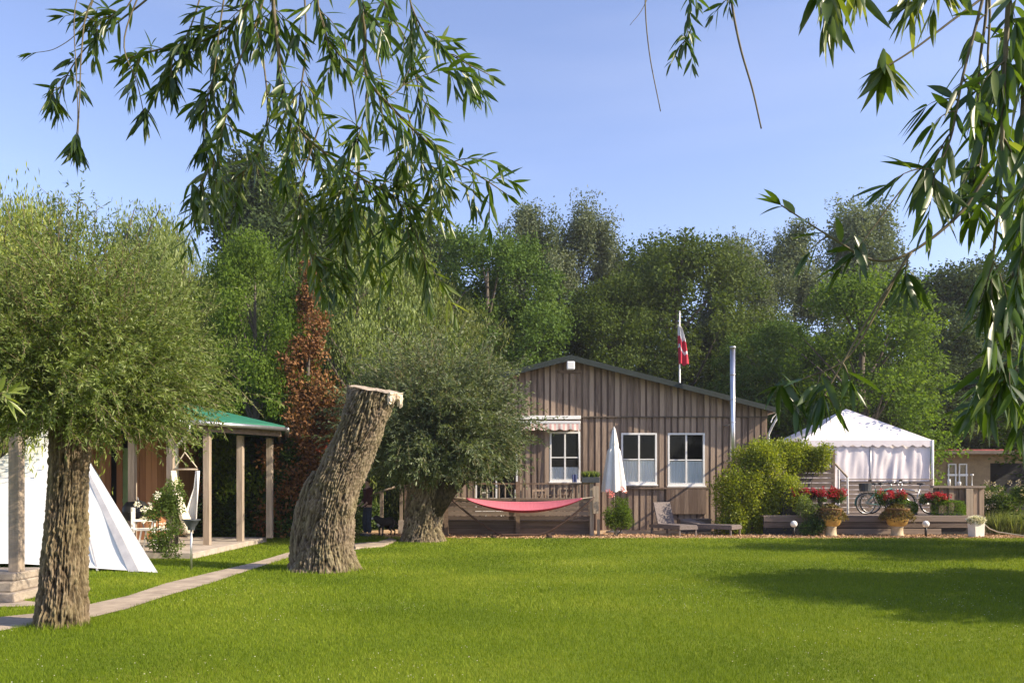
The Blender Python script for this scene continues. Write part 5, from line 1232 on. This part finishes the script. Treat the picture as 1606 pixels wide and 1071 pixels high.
skin_body('jacket', [(0, 0, .84), (0, 0, 1.05), (0, -.01, 1.28), (0, 0, 1.43), (.18, 0, 1.41), (.25, .01, 1.15), (.215, -.10, 1.01), (-.18, 0, 1.41), (-.25, .01, 1.15), (-.215, -.10, 1.01)], [(0, 1), (1, 2), (2, 3), (3, 4), (4, 5), (5, 6), (3, 7), (7, 8), (8, 9)], [(.19, .14), (.17, .13), (.19, .14), (.13, .10), .085, .065, .05, .085, .065, .05], M['maroon'], pe)
skin_body('trousers', [(0, 0, .96), (.075, 0, .84), (.10, -.02, .50), (.10, .02, .10), (-.075, 0, .84), (-.11, -.06, .50), (-.11, -.03, .10)], [(0, 1), (1, 2), (2, 3), (0, 4), (4, 5), (5, 6)], [(.12, .10), .115, .088, .07, .115, .088, .07], M['denim'], pe)
skin_body('hair', [(0, .0, 1.56), (0, .01, 1.66), (0, -.01, 1.72)], [(0, 1), (1, 2)], [.075, .092, .07], M['hair'], pe)
for s_ in (1, -1):
    hx0 = Vector((.20*s_, -.14, .97)); vv = [tuple(hx0), tuple(hx0+Vector((-.01*s_, -.05, -.03)))]; ee = [(0, 1)]; rr_ = [.026, (.034, .018)]
    for f_ in range(5):
        an_ = (-.035+.018*f_) if f_ < 4 else .05; ln = (.07, .08, .076, .062, .05)[f_]; b0 = len(vv); st_ = Vector(vv[1]); vv += [tuple(st_+Vector((an_*.6, -.02, -.01))), tuple(st_+Vector((an_, -.02-ln*.5, -.02))), tuple(st_+Vector((an_, -.02-ln*.75, -.02-ln*.45)))]; ee += [(1, b0), (b0, b0+1), (b0+1, b0+2)]; rr_ += [.009, .009, .008]
    skin_body('hand', vv, ee, rr_, M['skin'], pe, 1)
b = MB(); b.lathe([(.001, -.016), (.012, -.01), (.014, 0), (.001, .012)], (0, 0, 0), 8); nz_ = b.build('nose', M['skin'], pe, True, loc=(0, -.115, 1.605))
for s_ in (-1, 1):
    b = MB(); b.lathe([(.001, -.009), (.009, 0), (.001, .009)], (0, 0, 0), 8); b.build('eye', M['black'], pe, True, loc=(s_*.032, -.105, 1.635))
    b = MB(); b.lathe([(.001, -.028), (.012, 0), (.001, .028)], (0, 0, 0), 8); b.build('ear', M['skin'], pe, True, loc=(s_*.086, -.02, 1.62))
    b = MB(); b.box(.11*s_-.045, .11*s_+.045, -.20+(.04 if s_ > 0 else 0), .06, 0, .085); b.build('shoe', M['darkgrey'], pe, bevel=.02)
b = MB(); b.box(-.025, .025, -.108, -.104, 1.568, 1.575); b.build('mouth', M['maroon'], pe)
dg = empty('dog', (L2(604, 23.9), 23.9, 0), R(180+42), 'black dog with white blaze standing beside the person', 'dog')
# dog faces +X locally
DV = [(-.32, 0, .46), (-.10, 0, .47), (.14, 0, .44), (.26, 0, .50), (.38, 0, .61), (.47, 0, .60), (.57, 0, .565),
      (.17, .09, .36), (.16, .09, .20), (.17, .09, .04), (.21, .09, .02), (.17, -.09, .36), (.20, -.09, .20), (.19, -.09, .04), (.23, -.09, .02),
      (-.30, .09, .36), (-.22, .09, .26), (-.38, .09, .17), (-.35, .09, .03), (-.31, .09, .02), (-.30, -.09, .36), (-.20, -.09, .26), (-.34, -.09, .17), (-.31, -.09, .03), (-.27, -.09, .02),
      (-.42, 0, .47), (-.52, 0, .38), (-.60, 0, .30), (.39, .06, .69), (.39, -.06, .69)]
DE = [(0, 1), (1, 2), (2, 3), (3, 4), (4, 5), (5, 6), (2, 7), (7, 8), (8, 9), (9, 10), (2, 11), (11, 12), (12, 13), (13, 14), (0, 15), (15, 16), (16, 17), (17, 18), (18, 19), (0, 20), (20, 21), (21, 22), (22, 23), (23, 24), (0, 25), (25, 26), (26, 27), (4, 28), (4, 29)]
DR = [.15, .15, .175, .13, .085, .065, .032, .06, .032, .024, .026, .06, .032, .024, .026, .075, .05, .028, .024, .026, .075, .05, .028, .024, .026, .045, .035, .018, .022, .022]
dg.scale = (.80, .85, .92)
skin_body('body', DV, DE, DR, M['fur'], dg, 2, 1)
b = MB(); b.lathe([(.001, -.07), (.035, -.03), (.04, .03), (.001, .07)], (0, 0, 0), 12); o = b.build('blaze', M['furwhite'], dg, True, loc=(.535, 0, .585)); o.rotation_euler = (0, R(75), 0)
b = MB(); b.lathe([(.001, -.10), (.06, -.04), (.06, .05), (.001, .10)], (0, 0, 0), 12); b.build('chest_patch', M['furwhite'], dg, True, loc=(.285, 0, .40))
# ================================================================ hanging willow branches close to the camera
def catmull(P, n=6):
    P = [np.array(p, float) for p in P]; Q = [2*P[0]-P[1]]+P+[2*P[-1]-P[-2]]; out_ = []
    for i in range(1, len(Q)-2):
        for k in range(n):
            t = k/n; a, b, c, d = Q[i-1], Q[i], Q[i+1], Q[i+2]; out_.append(.5*((2*b)+(-a+c)*t+(2*a-5*b+4*c-d)*t*t+(-a+3*b-3*c+d)*t**3))
    out_.append(P[-1]); return out_
def branch(label, limbs, name='willow_branch', cat='branch', leafL=.10, leafW=.0145, sp=.0155, droop=.14, tmean=.40, m='leaf_near'):
    """limbs: (points[(px,py,D)], r0, r1, leaf_from, n_side, side_len)"""
    first = W(*limbs[0][0][0]); root = empty(name, first, label=label, cat=cat); rp = np.array(first)
    tw = MB(); LP = []; LA = []; LL = []; LW = []; LT = []
    def put(pts, frm, spc, lmul=1.0, sprd=1.0):
        L = 0; seg = [np.linalg.norm(pts[i+1]-pts[i]) for i in range(len(pts)-1)]; tot = sum(seg); nxt = tot*frm; k = int(rng.integers(0, 9))
        for i, s_ in enumerate(seg):
            d = (pts[i+1]-pts[i])/max(s_, 1e-6)
            while nxt <= L+s_:
                p = pts[i]+d*(nxt-L); a_ = k*2.4; u = np.cross(d, [0, 0, 1.]); u = u/max(np.linalg.norm(u), .2); v = np.cross(d, u)
                o_ = u*math.cos(a_)+v*math.sin(a_); A = d*rng.uniform(.75, 1.15)+o_*rng.uniform(.5, 1.0)*sprd+np.array([0, 0, -droop*rng.uniform(.4, 1.4)])
                f_ = nxt/tot; LP.append(p); LA.append(A); LL.append(leafL*lmul*rng.uniform(.7, 1.15)*(1-.35*max(0, f_-.75)/.25)); LW.append(leafW*rng.uniform(.8, 1.2)*lmul); LT.append(np.clip(rng.normal(tmean, .2), 0, 1))
                nxt += spc*rng.uniform(.7, 1.4); k += 1
            L += s_
        for _ in range(3): LP.append(pts[-1]); LA.append(d+rdir(1)[0]*.3+np.array([0, 0, -droop*.5])); LL.append(leafL*lmul*.7); LW.append(leafW*.8); LT.append(tmean)
    for lim in limbs:
        pts, r0, r1, frm, ns, sl = lim[:6]; ncl = lim[6] if len(lim) > 6 else 0
        P = catmull([np.array(W(*p))-rp for p in pts]); n = len(P); tw.tube(P, [r0+(r1-r0)*i/(n-1) for i in range(n)], 6)
        if frm < 1: put(P, frm, sp*1.4)
        for k in range(ncl):                           # drooping tuft at the end of the twig
            a_ = rng.uniform(0, 6.28); hgt = rng.uniform(0, .05); LP.append(P[-1]+np.array([0, 0, hgt])); LA.append(np.array([math.cos(a_)*.62, math.sin(a_)*.35, -1.0+rng.uniform(-.1, .45)])); LL.append(leafL*rng.uniform(.75, 1.15)); LW.append(leafW*rng.uniform(.9, 1.25)); LT.append(np.clip(rng.normal(tmean-.1, .15), 0, 1))
        for k in range(ns):
            i = int(rng.uniform(max(.08, frm*.6), .97)*(n-1)); d = P[min(i+1, n-1)]-P[i]; d = d/max(np.linalg.norm(d), 1e-6)
            s_ = d*.7+rdir(1)[0]*.8; s_[1] *= .5; s_ = s_/np.linalg.norm(s_); L = sl*rng.uniform(.45, 1.1); q = P[i].copy(); T = [q.copy()]
            for j in range(6):
                s_ = s_+np.array([0, 0, -.20])+rdir(1)[0]*.10; s_ /= np.linalg.norm(s_); q = q+s_*L/6; T.append(q.copy())
            tw.tube(T, [.0022-.0003*j for j in range(7)], 4, False); put(T, .12, sp)
    tw.build('twig', M['twig'], root, True)
    n = len(LP); bigleaves('foliage', np.array(LP), np.array(LA), np.array(LL), np.array(LW), M[m], root, np.array(LT), .16)
    print('branch leaves', n); return root
# upper left group
branch('dense drooping willow branch hanging over the upper left sky', [
 ([(470, -140, 2.7), (420, -60, 2.7), (380, 20, 2.75), (330, 60, 2.8), (250, 78, 2.85), (190, 95, 2.9)], .007, .0025, .3, 20, .17),
 ([(300, -100, 2.9), (250, -20, 2.9), (185, 35, 2.95), (140, 70, 3.0), (110, 110, 3.0), (85, 165, 3.0)], .004, .0018, .45, 6, .11, 12),
 ([(190, -60, 2.8), (140, 10, 2.8), (128, 80, 2.8), (125, 150, 2.8), (122, 215, 2.8), (120, 235, 2.8)], .003, .0016, .96, 0, .12, 20),
 ([(150, -60, 2.8), (118, 10, 2.8), (120, 120, 2.8), (122, 180, 2.8), (119, 225, 2.8)], .002, .0014, .98, 0, .12, 4),
 ([(240, -60, 2.8), (195, 60, 2.8), (215, 130, 2.8), (228, 190, 2.8)], .003, .0014, .96, 0, .10, 15),
 ([(330, -60, 2.8), (300, 40, 2.8), (272, 90, 2.8), (268, 132, 2.8)], .003, .0016, .5, 6, .10, 16),
 ([(360, -60, 2.7), (345, 40, 2.7), (335, 120, 2.7), (322, 170, 2.7), (318, 235, 2.7)], .003, .0016, .40, 6, .12, 12),
 ([(430, -60, 2.6), (400, 40, 2.6), (370, 110, 2.6), (355, 180, 2.6), (330, 260, 2.6), (300, 310, 2.6)], .004, .0016, .35, 11, .16, 6),
 ([(160, -40, 3.1), (130, 40, 3.1), (90, 75, 3.1), (50, 84, 3.1)], .002, .001, .95, 0, .05),
 ([(230, -60, 2.9), (200, 10, 2.9), (160, 30, 2.9), (140, 45, 2.9)], .003, .0014, .4, 6, .10, 5),
], leafL=.088, leafW=.0145, tmean=.33)
branch('long arching willow branch reaching down over the middle left', [
 ([(600, -200, 2.4), (560, -60, 2.4), (572, 50, 2.45), (575, 120, 2.5), (620, 175, 2.55), (690, 240, 2.6), (750, 275, 2.65), (795, 305, 2.7)], .008, .0018, .32, 17, .16),
 ([(440, -160, 2.6), (428, -20, 2.6), (436, 70, 2.6), (446, 160, 2.6), (480, 215, 2.65), (560, 275, 2.7), (620, 310, 2.75), (640, 350, 2.8)], .008, .002, .18, 24, .19),
 ([(660, -120, 2.7), (640, -20, 2.7), (665, 50, 2.7), (705, 85, 2.75), (768, 118, 2.8)], .004, .0016, .30, 8, .12),
 ([(540, -120, 2.6), (500, -20, 2.6), (510, 50, 2.6), (540, 95, 2.6), (590, 130, 2.6)], .004, .0016, .3, 9, .13),
 ([(620, -100, 2.9), (600, -10, 2.9), (640, 70, 2.9), (660, 150, 2.9), (690, 190, 2.9)], .004, .0016, .3, 9, .13),
 ([(600, 160, 2.55), (640, 130, 2.6), (690, 110, 2.6), (720, 110, 2.6)], .002, .001, .2, 4, .10),
 ([(576, 120, 2.5), (574, 170, 2.5), (560, 220, 2.5)], .002, .001, .3, 3, .10, 6),
], leafL=.092, leafW=.0145)
branch('weeping willow sprays trailing low before the wood', [
 ([(470, -120, 2.9), (480, 60, 2.9), (470, 180, 2.9), (500, 260, 2.9), (560, 320, 2.95), (600, 400, 2.95)], .004, .0016, .45, 22, .22),
 ([(400, -120, 3.0), (410, 60, 3.0), (420, 180, 3.0), (400, 250, 3.0), (340, 300, 3.0), (290, 345, 3.0)], .004, .0016, .5, 16, .16),
 ([(540, 60, 2.8), (560, 200, 2.8), (560, 300, 2.8), (540, 380, 2.8), (545, 425, 2.8)], .003, .0014, .45, 14, .19),
 ([(590, 80, 2.8), (620, 220, 2.8), (640, 320, 2.8), (665, 400, 2.8), (690, 440, 2.8)], .003, .0014, .4, 14, .18),
 ([(500, 200, 2.8), (470, 300, 2.8), (480, 380, 2.8), (500, 420, 2.8)], .003, .0014, .3, 13, .18),
 ([(640, 180, 2.7), (660, 250, 2.7), (690, 300, 2.7), (700, 340, 2.7)], .003, .0014, .3, 6, .13),
], leafL=.092, leafW=.0135, tmean=.62)
# small sprays at the top
branch('small dark willow tip hanging at top centre', [
 ([(1085, -120, 2.9), (1082, -20, 2.9), (1080, 40, 2.9), (1072, 70, 2.9)], .003, .0014, .3, 5, .09, 8),
 ([(1140, -120, 3.0), (1146, -10, 3.0), (1160, 70, 3.0), (1180, 140, 3.0), (1194, 202, 3.0)], .0055, .0028, 1, 0, .1),
 ([(1140, -120, 3.0), (1140, -30, 3.0), (1144, 10, 3.0)], .002, .001, .5, 3, .08),
 ([(1020, -120, 3.0), (1012, -10, 3.0), (1018, 80, 3.0), (1036, 175, 3.0)], .0032, .0018, 1, 0, .1),
 ([(1040, -60, 3.0), (1010, 10, 3.0), (988, 40, 3.0)], .002, .0008, 1, 0, .1),
], leafL=.075, leafW=.013, tmean=.25)
branch('large sunlit willow leaves hanging from the top edge', [
 ([(1290, -120, 1.7), (1300, -40, 1.7), (1300, 0, 1.7)], .003, .0015, .75, 0, .08, 7),
 ([(1305, -120, 1.7), (1303, -40, 1.7), (1300, 30, 1.7)], .003, .0015, .75, 0, .08, 5),
 ([(1250, -120, 1.75), (1280, -60, 1.75), (1290, -15, 1.75)], .003, .0015, .6, 0, .08, 7),
 ([(1350, -120, 1.8), (1348, -50, 1.8), (1345, -15, 1.8)], .003, .0015, .6, 0, .06, 6),
 ([(1440, -120, 1.8), (1470, -40, 1.8), (1460, -20, 1.8)], .003, .0015, .4, 3, .07, 8),
 ([(1640, -110, 1.9), (1560, -20, 1.9), (1490, 35, 1.9), (1430, 80, 1.9), (1385, 108, 1.9)], .004, .0020, .97, 0, .06, 14),
 ([(1520, -60, 1.9), (1470, -20, 1.9), (1430, 5, 1.9)], .003, .0020, .5, 2, .06, 8),
], leafL=.10, leafW=.0185, sp=.02, tmean=.72)
# right-hand curtain
branch('thick curtain of willow foliage along the right edge', [
 ([(1560, -150, 1.7), (1545, -20, 1.7), (1510, 120, 1.7), (1490, 220, 1.7), (1455, 290, 1.7)], .004, .0016, .55, 6, .12, 8),
 ([(1590, -150, 1.6), (1583, -20, 1.6), (1575, 120, 1.6), (1570, 260, 1.6), (1560, 380, 1.65), (1550, 450, 1.7)], .006, .002, .35, 12, .13, 8),
 ([(1640, -150, 1.7), (1620, 0, 1.7), (1605, 150, 1.7), (1598, 330, 1.7), (1590, 500, 1.7), (1575, 600, 1.7)], .006, .002, .20, 20, .13, 8),
 ([(1545, -150, 1.8), (1548, 0, 1.8), (1535, 120, 1.8), (1540, 230, 1.8), (1520, 310, 1.8)], .004, .0016, .5, 8, .12, 8),
 ([(1700, 300, 1.9), (1660, 420, 1.9), (1620, 520, 1.9), (1575, 590, 1.95), (1530, 640, 2.0)], .003, .0014, .4, 7, .10, 4),
 ([(1700, 450, 1.9), (1650, 560, 1.9), (1615, 620, 1.9), (1600, 670, 1.9)], .003, .0014, .5, 4, .09, 4),
 ([(1700, -100, 1.5), (1660, 100, 1.5), (1620, 300, 1.5), (1610, 430, 1.5)], .005, .002, .3, 9, .12),
 ([(1500, -150, 1.75), (1549, -20, 1.75), (1549, 100, 1.75), (1551, 200, 1.75)], .0032, .002, .97, 1, .08, 5),
], leafL=.10, leafW=.0175, sp=.021, tmean=.42)
branch('bare forked willow twig reaching left from the right curtain', [
 ([(1560, 250, 1.7), (1510, 330, 1.7), (1430, 395, 1.7), (1370, 408, 1.7), (1300, 370, 1.7), (1225, 322, 1.7)], .0045, .0014, .66, 2, .07),
 ([(1480, 230, 1.7), (1420, 290, 1.7), (1375, 350, 1.7), (1340, 395, 1.7)], .002, .001, .9, 0, .06, 5),
 ([(1430, 395, 1.7), (1400, 440, 1.7), (1350, 520, 1.7), (1310, 590, 1.7), (1290, 625, 1.7)], .003, .0014, .9, 2, .07, 9),
 ([(1425, 398, 1.72), (1380, 480, 1.72), (1330, 560, 1.72), (1270, 590, 1.72), (1225, 605, 1.72)], .003, .0012, .88, 2, .07, 5),
 ([(1425, 398, 1.68), (1420, 430, 1.68), (1423, 450, 1.68)], .002, .001, .6, 0, .07, 7),
], leafL=.085, leafW=.0155, sp=.022, tmean=.3)
branch('willow tip with yellow green leaves poking in at left edge', [
 ([(-60, 640, 2.2), (-20, 622, 2.2), (12, 615, 2.2)], .003, .0014, .75, 1, .03)], leafL=.085, leafW=.014, sp=.016, droop=-.25, tmean=.95)
# ================================================================ air
hz_ = bpy.data.materials.new('haze'); hz_.use_nodes = True; hn = hz_.node_tree; hn.nodes.clear(); ho = hn.nodes.new('ShaderNodeOutputMaterial'); pv = hn.nodes.new('ShaderNodeVolumePrincipled')
pv.inputs['Color'].default_value = (.86, .90, 1.0, 1); pv.inputs['Density'].default_value = .0005; pv.inputs['Anisotropy'].default_value = .3; hn.links.new(pv.outputs[0], ho.inputs['Volume'])
b = MB(); b.box(-420, 420, -70, 720, -1.05, 26); o = b.build('haze', hz_); tag(o, kind='stuff', label='thin pale air between the garden and the wood')
SC.cycles.volume_bounces = 0
